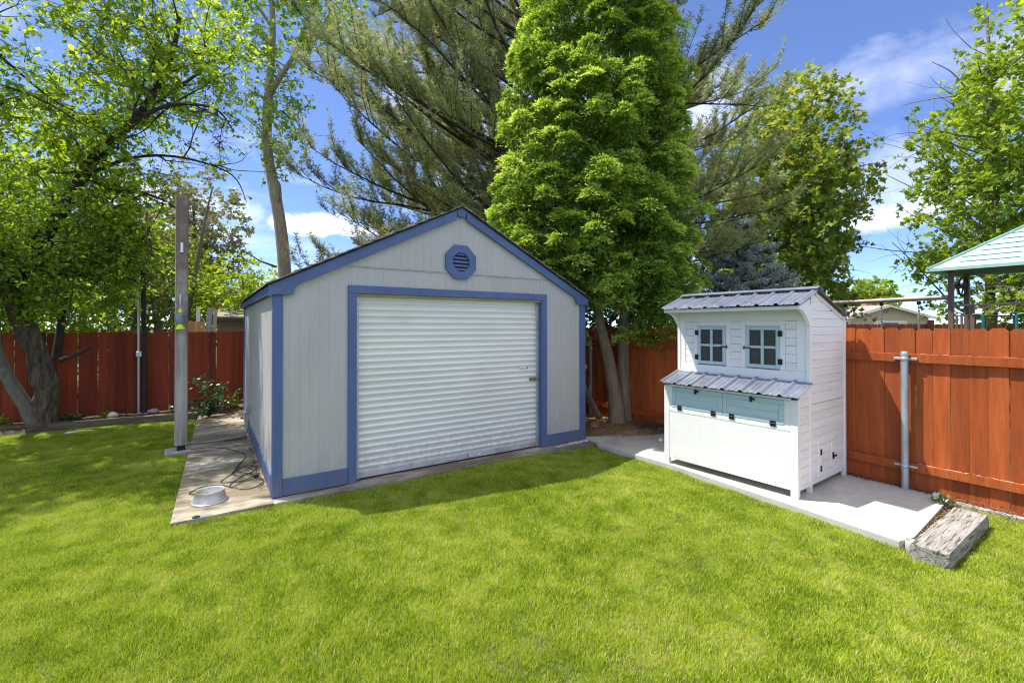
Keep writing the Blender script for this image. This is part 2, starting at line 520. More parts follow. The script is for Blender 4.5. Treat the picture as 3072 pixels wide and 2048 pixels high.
BARK_GREY = M('grey_bark', (.17, .15, .125), .92, .35, 8, (3, 3, .6), .9, 22, (5, 5, 1))
BARK_POPLAR = M('pale_bark', (.40, .33, .25), .9, .3, 5, (5, 5, .5), 1.0, 12, (5, 5, .5), bdist=.05, stain=(.2, .155, .11), stain_amt=.5, stain_scale=4)
BARK_CEDAR = M('cedar_bark', (.22, .155, .105), .92, .3, 5, (6, 6, .5), 1.0, 18, (7, 7, .5), col2=(.33, .25, .18), stain=(.12, .075, .05), stain_amt=.5, stain_scale=3)
BARK_PINE = M('pine_bark', (.12, .085, .06), .95, .4, 6, (3, 3, 1), .9, 15)
BLACK_PLASTIC = M('black_plastic', (.015, .015, .016), .45, .2)
CABLE = M('dark_cable', (.03, .025, .022), .5, .2)
PVC = M('grey_conduit', (.33, .325, .31), .5, .15, 8, stain=(.25, .19, .12), stain_amt=.5, stain_scale=4)
YELLOW = M('yellow_plastic', (.62, .72, .03), .4, .08)
BOTTLE = M('cloudy_bottle', (.16, .20, .25), .25, .15, spec=.6)
BROWN_STEEL = M('brown_powder_steel', (.155, .105, .07), .42, .12, 6, spec=.5)
BEAM_STEEL = M('swing_beam_steel', (.33, .245, .19), .35, .1, 6, spec=.5)
GREEN_ROOF = M('green_plastic_roof', (.32, .56, .49), .45, .1, 3, spec=.45, col2=(.42, .66, .59))
GREEN_RAIL = M('green_powder_steel', (.01, .17, .12), .35, .1)
CHAIN = M('zinc_chain', (.45, .46, .47), .35, .1, metal=.8)
STUCCO = M('tan_stucco', (.46, .37, .24), .9, .06, 8)
CREAM = M('cream_trim', (.74, .67, .52), .6, .05)
HROOF = M('far_roof_shingle', (.30, .27, .23), .9, .15, 6, (1, 1, 6))
GLASS = M('window_glass', (.03, .035, .045), .08, .2, spec=.8)
BRICK = M('brick_chimney', (.40, .19, .10), .9, .2, 10)
TAN_SIDING = M('brown_siding', (.18, .135, .10), .8, .1, 4)
TAN_ROOF = M('tan_roof', (.27, .22, .165), .9, .3, 7, bump=.3)
HOSE = M('green_hose', (.18, .28, .20), .45, .12)
NEW_FENCE = M('fresh_cedar_fence', (.50, .285, .115), .7, .2, 4, (5, 5, .5), rnd=.15)
GREY_BOARD = M('weathered_board', (.36, .35, .36), .85, .25, 4, (6, 6, .5), .3)
FAR_FENCE = M('far_fence_stain', (.27, .075, .032), .75, .2, 4, (5, 5, .5), rnd=.2)
STICKER = M('white_sticker', (.75, .75, .73), .5, .03)
PRINT = M('grey_print', (.25, .26, .30), .6, .05)
LATCH = M('brass_latch', (.22, .2, .15), .45, .25, metal=.6)
OUTLET = M('grey_outlet', (.46, .46, .45), .5, .08)
CHALK = M('white_chips', (.7, .68, .64), .8, .15, rnd=.2)
DRYLEAF = M('dry_leaf', (.09, .055, .03), .8, .3)

LEAF_ELM = leafmat('broad_leaf', (.10, .175, .025), (.215, .345, .038), (.48, .59, .07), .52)
LEAF_POP = leafmat('poplar_leaf', (0.112, 0.210, 0.028), (0.224, 0.364, 0.042), (0.448, 0.574, 0.063), .4)
LEAF_MAPLE = leafmat('maple_leaf', (.085, .14, .02), (.18, .26, .035), (.40, .42, .075), .42)
LEAF_MAPLE2 = leafmat('bright_maple_leaf', (.095, .165, .022), (.22, .335, .038), (.46, .56, .065), .45)
LEAF_LIME = leafmat('lime_leaf', (0.198, 0.308, 0.022), (0.308, 0.451, 0.033), (0.462, 0.594, 0.055), .42)
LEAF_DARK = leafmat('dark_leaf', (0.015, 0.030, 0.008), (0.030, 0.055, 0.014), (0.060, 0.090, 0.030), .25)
LEAF_ROSE = leafmat('rose_leaf', (0.024, 0.066, 0.022), (0.048, 0.114, 0.034), (0.108, 0.192, 0.072), .25, rough=.35, spec=.4)
NEEDLE = leafmat('pine_needle', (.165, .17, .068), (.285, .33, .125), (.48, .54, .24), .3, rough=.5, spec=.25)
NEEDLE_FAR = leafmat('far_conifer_needle', (0.360, 0.204, 0.084), (0.240, 0.276, 0.108), (0.384, 0.432, 0.168), .2)
SPRUCE = leafmat('spruce_needle', (.17, .215, .19), (.33, .39, .365), (.54, .60, .58), .1)
CEDAR = leafmat('cedar_spray', (.095, .17, .028), (.285, .435, .064), (.62, .74, .18), .42, rough=.55)


def grassmat():
    m = bpy.data.materials.new('grass_blade')
    m.use_nodes = True
    nt = m.node_tree; L = nt.links.new
    bs = nt.nodes['Principled BSDF']; out = nt.nodes['Material Output']
    geo = nt.nodes.new('ShaderNodeNewGeometry')
    def noise(sc_, det=3):
        n = nt.nodes.new('ShaderNodeTexNoise'); n.inputs['Scale'].default_value = sc_; n.inputs['Detail'].default_value = det
        L(geo.outputs['Position'], n.inputs['Vector']); return n.outputs['Fac']
    at = nt.nodes.new('ShaderNodeAttribute'); at.attribute_name = 'tint'; at.attribute_type = 'GEOMETRY'
    cr = nt.nodes.new('ShaderNodeValToRGB'); e = cr.color_ramp.elements
    e[0].position = 0; e[0].color = (.12, .20, .010, 1)
    e[1].position = 1; e[1].color = (.62, .57, .26, 1)
    for p, c in ((.40, (.33, .465, .016, 1)), (.72, (.50, .60, .03, 1)), (.92, (.55, .53, .11, 1))):
        q = e.new(p); q.color = c
    n1 = noise(.9, 4); n2 = noise(4.5, 4)
    def math_(op, a, b):
        k = nt.nodes.new('ShaderNodeMath'); k.operation = op
        for i, x in enumerate((a, b)):
            if isinstance(x, (int, float)): k.inputs[i].default_value = x
            else: L(x, k.inputs[i])
        return k.outputs[0]
    s = math_('ADD', math_('MULTIPLY', math_('SUBTRACT', n1, .5), .95), math_('MULTIPLY', math_('SUBTRACT', n2, .5), 1.15))
    s = math_('ADD', at.outputs['Fac'], s)
    L(s, cr.inputs[0])
    L(cr.outputs[0], bs.inputs['Base Color'])
    bs.inputs['Roughness'].default_value = .5; bs.inputs['Specular IOR Level'].default_value = .25
    tr = nt.nodes.new('ShaderNodeBsdfTranslucent'); L(cr.outputs[0], tr.inputs['Color'])
    mx = nt.nodes.new('ShaderNodeMixShader'); mx.inputs[0].default_value = .38
    L(bs.outputs[0], mx.inputs[1]); L(tr.outputs[0], mx.inputs[2]); L(mx.outputs[0], out.inputs[0])
    return m


GRASS = grassmat()

# ------------------------------------------------------------------ ground, lawn, paving
g = MB(); g.add([(-300, -300, -.07), (300, -300, -.07), (300, 300, -.07), (-300, 300, -.07)], [(0, 1, 2, 3)])
struct('ground', g, GROUND)


def sheet(poly, z0, z1):
    m = MB(); m.prism(poly, 'z', z0, z1); return m


struct('lawn', sheet([(-9, -6), (6.38, -6), (6.38, 1.25), (4.75, 1.25), (4.85, 4.93), (4.8, 5.05), (-.25, 5.05), (-.17, 10.85), (-9, 11.5)], -.068, -.045), LAWN_SOIL)
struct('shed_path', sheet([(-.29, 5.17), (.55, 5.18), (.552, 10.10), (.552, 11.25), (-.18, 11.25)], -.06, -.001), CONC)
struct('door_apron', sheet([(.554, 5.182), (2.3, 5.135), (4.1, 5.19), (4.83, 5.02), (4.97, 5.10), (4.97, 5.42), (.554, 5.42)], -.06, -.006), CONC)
pad_poly = [(4.835, 4.90), (4.90, 3.74), (4.72, 1.33), (4.92, 1.285), (6.33, 1.37), (6.345, 4.78), (6.19, 4.80), (5.87, 4.90), (5.53, 5.03), (4.95, 5.0)]
struct('coop_pad', sheet(pad_poly, -.055, .03), CONC_PAD)
struct('side_slab', sheet([(4.98, 5.03), (5.51, 5.06), (5.62, 5.2), (5.35, 5.55), (4.98, 5.6)], -.055, .018), CONC_PAD)
c_ = MB(); c_.prism([(6.42, -2), (6.30, -2), (6.30, 1.30), (6.42, 1.36)], 'z', -.06, .0)
struct('fence_kerb', c_, CONC_OLD)


def bumpy(name, x0, x1, y0, y1, zf, mat, step=.12):
    nx = int((x1 - x0) / step) + 1; ny = int((y1 - y0) / step) + 1
    xs = np.linspace(x0, x1, nx); ys = np.linspace(y0, y1, ny)
    V = [(x, y, zf(x, y)) for y in ys for x in xs]
    F = [(j * nx + i, j * nx + i + 1, (j + 1) * nx + i + 1, (j + 1) * nx + i) for j in range(ny - 1) for i in range(nx - 1)]
    return np_mesh(name, V, F, mat, smooth=True)


def nz3(x, y, s, k=0.0):
    return mnoise.noise(Vector((x * s, y * s, k)))


struct('planting_bed', bumpy('planting_bed', -9, .55, 10.95, 11.95, lambda x, y: .06 + .035 * nz3(x, y, 3) + .02 * nz3(x, y, 9) - (.12 if y < 11.0 else 0), SOIL, .1))
struct('shed_back_soil', bumpy('shed_back_soil', .5, 6.4, 10.2, 11.9, lambda x, y: .03 + .03 * nz3(x, y, 3), SOIL, .15))


def bed_z(x, y):
    m = .10 * math.exp(-((x - 6.25) ** 2 / .25 + (y - 5.05) ** 2 / .2)) + .05 * math.exp(-((x - 6.1) ** 2 + (y - 5.7) ** 2) / .3)
    edge = min(1.0, max(0.0, (y - (5.06 - (x - 5.5) * .38)) / .15))
    return -.05 + edge * (.075 + m + .02 * nz3(x, y, 6))


struct('cedar_bed', bumpy('cedar_bed', 4.97, 6.41, 4.75, 11.2, bed_z, NEEDLES, .08))

# ------------------------------------------------------------------ grass blades (uncountable: one object, geometry nodes)
TUFTS = bpy.data.collections.new('grass_tufts')


def make_tuft(i, n=76, rad=.085):
    r_ = np.random.default_rng(100 + i)
    ang = r_.uniform(0, 2 * PI, n); rr = rad * np.sqrt(r_.uniform(0, 1, n))
    bx, by = rr * np.cos(ang), rr * np.sin(ang)
    h = r_.uniform(.020, .043, n); w = r_.uniform(.0010, .0021, n)
    la = r_.uniform(0, 2 * PI, n); lean = r_.uniform(.1, .95, n) * h
    fx, fy = np.cos(la + PI / 2), np.sin(la + PI / 2)
    V = np.zeros((n, 5, 3)); 
    V[:, 0] = np.stack([bx - fx * w, by - fy * w, np.zeros(n)], 1)
    V[:, 1] = np.stack([bx + fx * w, by + fy * w, np.zeros(n)], 1)
    mx, my = bx + np.cos(la) * lean * .35, by + np.sin(la) * lean * .35
    V[:, 2] = np.stack([mx + fx * w * .85, my + fy * w * .85, h * .6], 1)
    V[:, 3] = np.stack([mx - fx * w * .85, my - fy * w * .85, h * .6], 1)
    V[:, 4] = np.stack([bx + np.cos(la) * lean, by + np.sin(la) * lean, h], 1)
    base = np.arange(n)[:, None] * 5
    F = np.concatenate([base + np.array([[0, 1, 2]]), base + np.array([[0, 2, 3]]), base + np.array([[3, 2, 4]])], 0)
    t = r_.beta(1.1, 1.5, n) * .92
    t[r_.uniform(0, 1, n) < .075] = 1.05
    me = np_mesh('grass_tuft', V.reshape(-1, 3), F, GRASS, tint=np.concatenate([t, t, t]))
    o = bpy.data.objects.new('grass_tuft', me)
    TUFTS.objects.link(o)


for i in range(8):
    make_tuft(i)


def inpoly(x, y, poly):
    r_ = np.zeros(len(x), bool); n = len(poly); j = n - 1
    for i in range(n):
        xi, yi = poly[i]; xj, yj = poly[j]
        c = ((yi > y) != (yj > y)) & (x < (xj - xi) * (y - yi) / (yj - yi + 1e-12) + xi)
        r_ ^= c; j = i
    return r_


def scatter_lawn():
    n = 150000
    x = rng.uniform(-6.5, 6.36, n); y = rng.uniform(-1.5, 11.0, n)
    rag = np.array([.022 * nz3(a, b, 9) + .012 * nz3(a, b, 25) for a, b in zip(x, y)])
    keep = np.ones(n, bool)
    keep &= ~((x + rag > -.31 + .012 * (y - 5.1)) & (y + rag > 5.135) & (x < 6.5))
    keep &= ~((x > 4.0) & (y > 5.02))
    edge = np.interp(y, [1.3, 3.74, 4.9], [4.70, 4.885, 4.82])
    keep &= ~((x + rag > edge) & (y > 1.24) & (y < 5.3))
    keep &= ~((x > 4.62) & (x < 5.9) & (y > .98) & (y < 1.3))
    keep &= y < 11.05 - .1 * (x + 2.9)
    keep &= ~((x > -.53) & (x < -.2) & (y > 7.97) & (y < 8.42))
    keep &= x < 6.28
    x, y = x[keep], y[keep]
    m = len(x)
    V = np.stack([x, y, np.full(m, -.045)], 1)
    sc_ = np.array([.8 + .45 * nz3(a, b, .8) + .25 * nz3(a, b, 3.5, 5) for a, b in zip(x, y)]) * rng.uniform(.75, 1.2, m)
    d_edge = np.minimum(np.abs(edge[keep] - x) + 9 * ((y < 1.3) | (y > 5)), np.minimum(np.abs(y - 5.12) + 9 * (x < -.3), np.abs(x + .29) + 9 * (y < 5.1)))
    sc_ = sc_ * (1 + .45 * np.exp(-(d_edge / .06) ** 2) * rng.uniform(0, 1, m))
    me = bpy.data.meshes.new('grass')
    me.vertices.add(m); me.vertices.foreach_set('co', V.astype(np.float32).ravel())
    for nm, ty, arr in (('rz', 'FLOAT', rng.uniform(0, 2 * PI, m)), ('scl', 'FLOAT', np.clip(sc_, .45, 1.5)), ('idx', 'INT', rng.integers(0, 8, m))):
        a = me.attributes.new(nm, ty, 'POINT')
        a.data.foreach_set('value', arr.astype(np.int32 if ty == 'INT' else np.float32))
    o = link('grass', me)
    tag(o, 'short bright green mown grass with straw coloured flecks covering the yard', 'grass', kind='stuff')
    ng = bpy.data.node_groups.new('grass_blades', 'GeometryNodeTree')
    ng.interface.new_socket('Geometry', in_out='INPUT', socket_type='NodeSocketGeometry')
    ng.interface.new_socket('Geometry', in_out='OUTPUT', socket_type='NodeSocketGeometry')
    gi = ng.nodes.new('NodeGroupInput'); go = ng.nodes.new('NodeGroupOutput')
    ip = ng.nodes.new('GeometryNodeInstanceOnPoints')
    ci = ng.nodes.new('GeometryNodeCollectionInfo')
    ci.inputs['Collection'].default_value = TUFTS
    ci.inputs['Separate Children'].default_value = True
    ci.inputs['Reset Children'].default_value = True
    def att(nm, ty):
        a = ng.nodes.new('GeometryNodeInputNamedAttribute'); a.data_type = ty
        a.inputs['Name'].default_value = nm; return a.outputs[0]
    L = ng.links.new
    L(gi.outputs[0], ip.inputs['Points']); L(ci.outputs[0], ip.inputs['Instance'])
    ip.inputs['Pick Instance'].default_value = True
    L(att('idx', 'INT'), ip.inputs['Instance Index'])
    cx = ng.nodes.new('ShaderNodeCombineXYZ'); L(att('rz', 'FLOAT'), cx.inputs[2]); L(cx.outputs[0], ip.inputs['Rotation'])
    L(att('scl', 'FLOAT'), ip.inputs['Scale'])
    L(ip.outputs[0], go.inputs[0])
    md = o.modifiers.new('grass_blades', 'NODES'); md.node_group = ng


scatter_lawn()

# ------------------------------------------------------------------ shed
SX0, SX1, SY0, SY1 = .552, 4.966, 5.32, 10.10
RX, RZ = 2.755, 3.344            # ridge
shed = thing('garden_shed', 'pale grey garden shed with blue trim and a white roll up door', 'shed', (2.76, 7.7, 0))


def roof_z(x):
    return RZ - .5 * abs(x - RX)


def grooved(axis, fixed, depth, t0, t1, zb, zt, pitch=.1016, phase=0.0):
    """plywood siding: vertical strips with cut grooves. axis 'x': runs along x at y=fixed, looking to -y; depth sign gives the inside"""
    mb = MB()
    ts = []
    k = math.floor((t0 - phase) / pitch) + 1
    cuts = []
    while phase + k * pitch < t1 - .02:
        q = phase + k * pitch
        if q > t0 + .02: cuts.append(q)
        k += 1
    prof = [(t0, 0)]
    for q in cuts:
        prof += [(q - .003, 0), (q - .002, .0018), (q + .002, .0018), (q + .003, 0)]
    prof.append((t1, 0))
    sgn = 1 if depth > 0 else -1
    vs = []
    for t, d in prof:
        f = fixed + sgn * d
        for z in (zb(t) if callable(zb) else zb, zt(t) if callable(zt) else zt):
            vs.append((t, f, z) if axis == 'x' else (f, t, z))
    n = len(prof)
    fs = []
    for i in range(n - 1):
        q = (2 * i, 2 * i + 2, 2 * i + 3, 2 * i + 1)
        fs.append(q)
    # back
    bk = []
    for t in (t0, t1):
        for z in (zb(t) if callable(zb) else zb, zt(t) if callable(zt) else zt):
            f = fixed + depth
            bk.append((t, f, z) if axis == 'x' else (f, t, z))
    k = len(vs)
    vs += bk
    fs += [(k, k + 1, k + 3, k + 2), (0, 1, k + 1, k), (2 * n - 2, k + 2, k + 3, 2 * n - 1)]
    mb.add(vs, fs)
    return mb


FZ = 5.342   # siding face
TH = .012
low_t = lambda x: min(2.482, roof_z(x) - .06)
grooved('x', FZ, TH, .60, 1.36, .02, low_t).build('siding_panel', GREY_SIDING, shed)
grooved('x', FZ, TH, 1.362, 2.755, 2.17, low_t).build('siding_panel', GREY_SIDING, shed)
grooved('x', FZ, TH, 2.757, 4.14, 2.17, low_t).build('siding_panel', GREY_SIDING, shed)
grooved('x', FZ, TH, 4.142, 4.93, .02, low_t).build('siding_panel', GREY_SIDING, shed)
# gable panels, lapped 4 mm proud over a metal flashing line
xs_l = RX - (RZ - .06 - 2.49) * 2
grooved('x', FZ - .006, TH, xs_l, RX - .001, 2.49, lambda x: max(2.492, roof_z(x) - .06), pitch=.1016).build('siding_panel', GREY_SIDING, shed)
grooved('x', FZ - .006, TH, RX + .001, 2 * RX - xs_l, 2.49, lambda x: max(2.492, roof_z(x) - .06)).build('siding_panel', GREY_SIDING, shed)
MB().box(xs_l + .02, 2 * RX - xs_l - .02, FZ - .009, FZ + .003, 2.478, 2.486).build('flashing_strip', GREY_SIDING, shed)
# side walls and back wall, four-foot sheets
for x, dep in ((SX0 + .015, TH), (SX1 - .015, -TH)):
    y = SY0 + .03
    while y < SY1 - .05:
        y1 = min(y + 1.19, SY1 - .02)
        grooved('y', x, dep, y, y1 - .002, .02, 2.19).build('siding_panel', GREY_SIDING, shed)
        y = y1
for a, b in ((.6, 2.1), (2.1, 3.5), (3.5, 4.93)):
    grooved('x', SY1 - .02, -TH, a, b - .002, .02, lambda x: roof_z(x) - .06).build('siding_panel', GREY_SIDING, shed)
# blue boards
def board(name, *a, c=.003, mat=BLUE_TRIM, parent=shed):
    return MB().box(*a, c=c).build(name, mat, parent)

board('corner_board', SX0, .647, SY0, SY0 + .02, .002, 2.155)
board('corner_board', SX0 - .0, SX0 + .018, SY0 + .022, SY0 + .10, .002, 2.155)
board('corner_board', 4.855, SX1, SY0, SY0 + .02, -.005, 2.18)
board('corner_board', SX1 - .018, SX1, SY0 + .022, SY0 + .10, .002, 2.155)
board('corner_board', SX0, SX0 + .018, SY1 - .09, SY1, .002, 2.155)
board('skirt_board', .6485, 1.317, SY0 + .002, SY0 + .021, .004, .182)
board('skirt_board', 4.190, 4.8535, SY0 + .002, SY0 + .021, -.002, .172)
y = SY0 + .102
for yy in (7.5, SY1 - .092):
    board('skirt_board', SX0 - .001, SX0 + .017, y, yy - .002, .004, .185)
    y = yy
fr = 1.318, 1.412, 4.095, 4.189
board('door_frame_board', fr[0], fr[1], SY0 - .006, SY0 + .016, -.012, 2.172)
board('door_frame_board', fr[2], fr[3], SY0 - .006, SY0 + .016, -.015, 2.170)
board('door_frame_board', fr[0], fr[3], SY0 - .006, SY0 + .016, 2.174, 2.267)
board('door_jamb', fr[1] - .02, fr[1] + .002, SY0 + .017, SY0 + .13, -.004, 2.172)
board('door_jamb', fr[2] - .002, fr[2] + .02, SY0 + .017, SY0 + .13, -.004, 2.170)
head = M('bare_wood_head', (.33, .27, .13), .8, .25, 4, (.6, 6, 6))
board('door_head', fr[1] + .003, fr[2] - .003, SY0 + .017, SY0 + .13, 2.146, 2.172, mat=head)

# rake fascia, eave fascia, ridge block, eave returns
def rake(xa, xb, name='fascia_board'):
    za, zb = roof_z(xa), roof_z(xb)
    hgt = .118
    MB().prism([(xa, za), (xb, zb), (xb, zb - hgt), (xa, za - hgt)], 'y', SY0 - .03, SY0 - .006).build(name, BLUE_TRIM, shed)

XL, XR = .512, 2 * RX - .512
rake(XL, RX - .072); rake(RX + .072, XR)
MB().prism([(RX - .07, roof_z(RX - .07)), (RX, RZ), (RX + .07, roof_z(RX + .07)), (RX + .05, 3.226), (RX - .05, 3.226)], 'y', SY0 - .034, SY0 - .008).build('ridge_block', BLUE_TRIM, shed)
for s in (1, -1):
    X = lambda x: RX + s * (RX - x) if s == 1 else x
    ret = [(XL, 2.106), (XL, 2.132), (.735, 2.132), (.748, 2.155), (.752, 2.18), (.765, 2.215), (.79, 2.2435), (XL, 2.1045)]
    poly = [(XL, 2.130), (.735, 2.130), (.748, 2.153), (.753, 2.18), (.766, 2.213), (.792, 2.242), (XL, 2.103)]
    poly = [(XL, 2.130), (.735, 2.130), (.748, 2.153), (.753, 2.18), (.766, 2.213), (.780, 2.235), (.56, 2.1305)]
    poly = [((2 * RX - p[0]) if s == 1 else p[0], p[1]) for p in poly]
    MB().prism(poly, 'y', SY0 - .028, SY0 - .008).build('eave_return', BLUE_TRIM, shed)
    xe = XR if s == 1 else XL
    xa, xb = (xe - .02, xe) if s == 1 else (xe, xe + .02)
    board('fascia_board', xa, xb, SY0 - .004, SY1 + .05, 2.128, 2.222)
    # soffit
    xi = SX1 - .014 if s == 1 else SX0 + .014
    board('soffit_board', *sorted((xi, xa if s == 1 else xb)), SY0 + .0, SY1, 2.157, 2.172, c=0)
# roof decks and shingles
PIT = math.atan(.5)
for s in (-1, 1):
    mb = MB()
    x0, x1 = (XL, RX) if s < 0 else (RX, XR)
    mb.prism([(x0, roof_z(x0) + .001), (x1, roof_z(x1) + .001), (x1, roof_z(x1) + .014), (x0, roof_z(x0) + .014)], 'y', SY0 - .045, SY1 + .06)
    deck = mb.build('roof_deck', DARK, shed)
    ncourse = 17
    sl = (RX - XL + .03) / ncourse
    for k in range(ncourse):
        xa = XL - .03 + k * sl
        xb = xa + sl * 1.25
        j = random.uniform(-.012, .014)
        za, zb = roof_z(xa) + .024 + random.uniform(-.002, .006), roof_z(min(xb, RX)) + .017
        xb = min(xb, RX + .01)
        lift = random.uniform(.012, .024)
        # three strips per course so the edge is not one ruled line
        yy = SY0 - .066 + j
        for q in range(6):
            y1_ = yy + .83 if q < 5 else SY1 + .07
            dz = random.uniform(-.003, .005)
            P = [(xa, za + dz), (xb, zb), (xb, zb + .006), (xa, za + dz + lift)]
            if s > 0: P = [(2 * RX - p[0], p[1]) for p in P]
            MB().prism(P, 'y', yy, y1_ - .004).build('shingle', SHINGLE, deck)
            yy = y1_
    if s > 0:
        for q in range(16):
            yy = SY0 - .055 + q * .31
            w = .14
            MB().prism([(RX - w, roof_z(RX - w) + .028), (RX, RZ + .034), (RX + w, roof_z(RX + w) + .028), (RX + w, roof_z(RX + w) + .036), (RX, RZ + .046), (RX - w, roof_z(RX - w) + .036)], 'y', yy, yy + .305).build('ridge_shingle', SHINGLE, deck)
MB().box(SX0 + .04, SX1 - .04, SY0 + .16, SY1 - .05, .0, .04).build('floor_slab', CONC_OLD, shed)

# roll-up door: corrugated curtain
def curtain():
    mb = MB()
    x0, x1 = fr[1] + .004, fr[2] - .004
    yf = SY0 + .105
    z = .085; per = .0775
    prof = [(yf, z)]
    while z < 2.150:
        prof += [(yf, z + .030), (yf - .006, z + .036), (yf - .013, z + .045), (yf - .0155, z + .054), (yf - .013, z + .063), (yf - .005, z + .071), (yf + .001, z + .074), (yf, z + .0775)]
        z += per
    prof = [p for p in prof if p[1] <= 2.152]
    vs = []; xsn = np.linspace(x0, x1, 5)
    for x in xsn:
        for (yy, zz) in prof:
            vs.append((x, yy + .004 * nz3(x, zz, 1.3, 2), zz))
    n = len(prof); fs = []
    for i in range(4):
        for k in range(n - 1):
            fs.append((i * n + k, (i + 1) * n + k, (i + 1) * n + k + 1, i * n + k + 1))
    mb.add(vs, fs, True)
    return mb

door = curtain().build('roll_up_door', DOOR_WHITE, shed)
MB().box(fr[1] + .004, fr[2] - .004, SY0 + .092, SY0 + .112, .012, .084, .004).build('bottom_bar', DOOR_BAR, door)
MB().box(fr[1] + .004, fr[2] - .004, SY0 + .096, SY0 + .110, -.004, .012).build('rubber_seal', BLACK_PLASTIC, door)
h = MB(); h.tube([(2.60, SY0 + .09, .052), (2.61, SY0 + .066, .052), (2.74, SY0 + .066, .054), (2.75, SY0 + .09, .054)], .009, 8)
h.build('handle', DOOR_BAR, door)
def sticker(x0, x1, z0, z1, y, bars):
    s_ = MB().box(x0, x1, y - .002, y, z0, z1).build('label_sticker', STICKER, door)
    for (a, b, c, d) in bars:
        MB().box(x0 + (x1 - x0) * a, x0 + (x1 - x0) * b, y - .004, y - .002, z0 + (z1 - z0) * c, z0 + (z1 - z0) * d).build('printed_line', PRINT, s_)
sticker(2.93, 3.10, .032, .072, SY0 + .091, [(.06, .94, .84, .92), (.1, .85, .55, .68), (.1, .7, .25, .36), (.04, .96, .06, .11)])
sticker(3.76, 3.90, 1.165, 1.205, SY0 + .0885, [(.02, .55, .2, .5), (.75, .98, .1, .95)])
lk = MB().box(3.925, 4.088, SY0 + .080, SY0 + .0885, .985, 1.035, .003).build('latch_plate', LATCH, door)
MB().box(3.95, 4.085, SY0 + .070, SY0 + .079, 1.0, 1.018, .003).build('slide_bolt', LATCH, lk)
for xa, xb in ((fr[1] + .003, fr[1] + .045), (fr[2] - .045, fr[2] - .003)):
    MB().box(xa, xb, SY0 + .078, SY0 + .084, .014, 2.14, .001).build('guide_track', DOOR_BAR, door)
MB().box(.62, 4.9, SY0 + .5, SY0 + .52, .04, 2.15).build('inner_partition', DARK, shed)

# octagonal vent
VC = (2.75, 2.637)
vent = MB()
oc = lambda r_: [(VC[0] + r_ / math.cos(PI / 8) * math.cos(PI / 8 + k * PI / 4), VC[1] + r_ / math.cos(PI / 8) * math.sin(PI / 8 + k * PI / 4)) for k in range(8)]
vent.prism(oc(.20), 'y', FZ - .012, FZ - .0065)
ventp = vent.build('gable_vent', DARK, shed)
o_, i_ = oc(.222), oc(.121)
for k in range(8):
    a, b = k, (k + 1) % 8
    MB().prism([o_[a], o_[b], i_[b], i_[a]], 'y', SY0 - .014 - .001 * (k % 3), FZ - .0125).build('vent_board', BLUE_TRIM, ventp)
for k in range(5):
    z = VC[1] - .098 + k * .049
    hw = min(.119, (.121 / math.cos(PI / 8)) * math.cos(PI / 8) * 1.0, .171 - abs(z + .012 - VC[1]))
    MB().prism([(SY0 - .004, z - .010), (SY0 + .002, z - .010), (FZ - .0135, z + .012), (FZ - .0135, z + .018), ], 'x', VC[0] - hw, VC[0] + hw).build('louvre_slat', BLUE_TRIM, ventp)
nl = MB()
def nail(x, z, y): nl.box(x - .004, x + .004, y - .0012, y + .001, z - .004, z + .004)
for z in np.arange(.12, 2.1, .32):
    for x in (.575, .622): nail(x, z + random.uniform(-.02, .02), SY0)
    for x in (1.34, 1.39, 4.115, 4.168): nail(x, z + random.uniform(-.02, .02), SY0 - .006)
    for x in (4.875, 4.945): nail(x, z + random.uniform(-.02, .02), SY0)
for x in np.arange(.72, 1.3, .2):
    nail(x, .05, SY0 + .002); nail(x, .14, SY0 + .002)
for x in np.arange(1.4, 4.15, .4):
    nail(x, 2.195, SY0 - .006); nail(x, 2.245, SY0 - .006)
for x in np.arange(.7, 4.9, .3):
    if abs(x - RX) > .1: nail(x, roof_z(x) - .04, SY0 - .03); nail(x, roof_z(x) - .09, SY0 - .03)
nl.build('nail_heads', M('painted_nail', (.05, .08, .18), .5, .2), shed)['kind'] = 'stuff'
# outlet plate on the right panel
out_ = MB().box(4.355, 4.425, FZ - .012, FZ - .001, .38, .51, .004).build('outlet_cover', OUTLET, shed)
MB().box(4.372, 4.410, FZ - .017, FZ - .0125, .40, .445, .003).build('outlet_flap', OUTLET, out_)
MB().box(4.372, 4.410, FZ - .017, FZ - .0125, .45, .495, .003).build('outlet_flap', OUTLET, out_)
# junction box and conduit on the left wall, running down and over the path
jb = MB().box(SX0 - .05, SX0 + .012, 8.58, 8.68, .37, .49, .006).build('junction_box', PVC, shed)
cd = MB(); cd.tube([(SX0 - .025, 8.63, .38), (SX0 - .025, 8.62, .25), (SX0 - .03, 8.58, .13), (SX0 - .06, 8.52, .05), (SX0 - .13, 8.46, .022), (.15, 8.405, .018), (-.05, 8.40, .018), (-.24, 8.43, .016), (-.30, 8.35, .01)], .014, 8)
cd.build('conduit', PVC, shed)

# ------------------------------------------------------------------ chicken coop (local frame: x along its front, y into its depth)
coop = thing('chicken_coop', 'white two tier chicken coop with corrugated blue roofs and pale teal doors', 'chicken coop', (4.936, 3.804, .03), R(-88))


def cb(name, *a, c=.003, mat=WHITE_WOOD, parent=coop):
    x0, x1, y0, y1, z0, z1 = a
    return MB().box(x0, x1, y0, y1, z0 - .03, z1 - .03, c=c).build(name, mat, parent, local=True)


CW = 1.592
# legs / posts
for a0 in (0.0, CW - .075):
    cb('corner_post', a0, a0 + .075, 0, .045, .03, 1.035 if a0 == 0 else 1.035)
for a0 in (0.0, CW - .045):
    cb('corner_post', a0, a0 + .045, .295, .345, .03, 2.02)
    cb('corner_post', a0, a0 + .045, 1.245, 1.295, .03, 1.87)
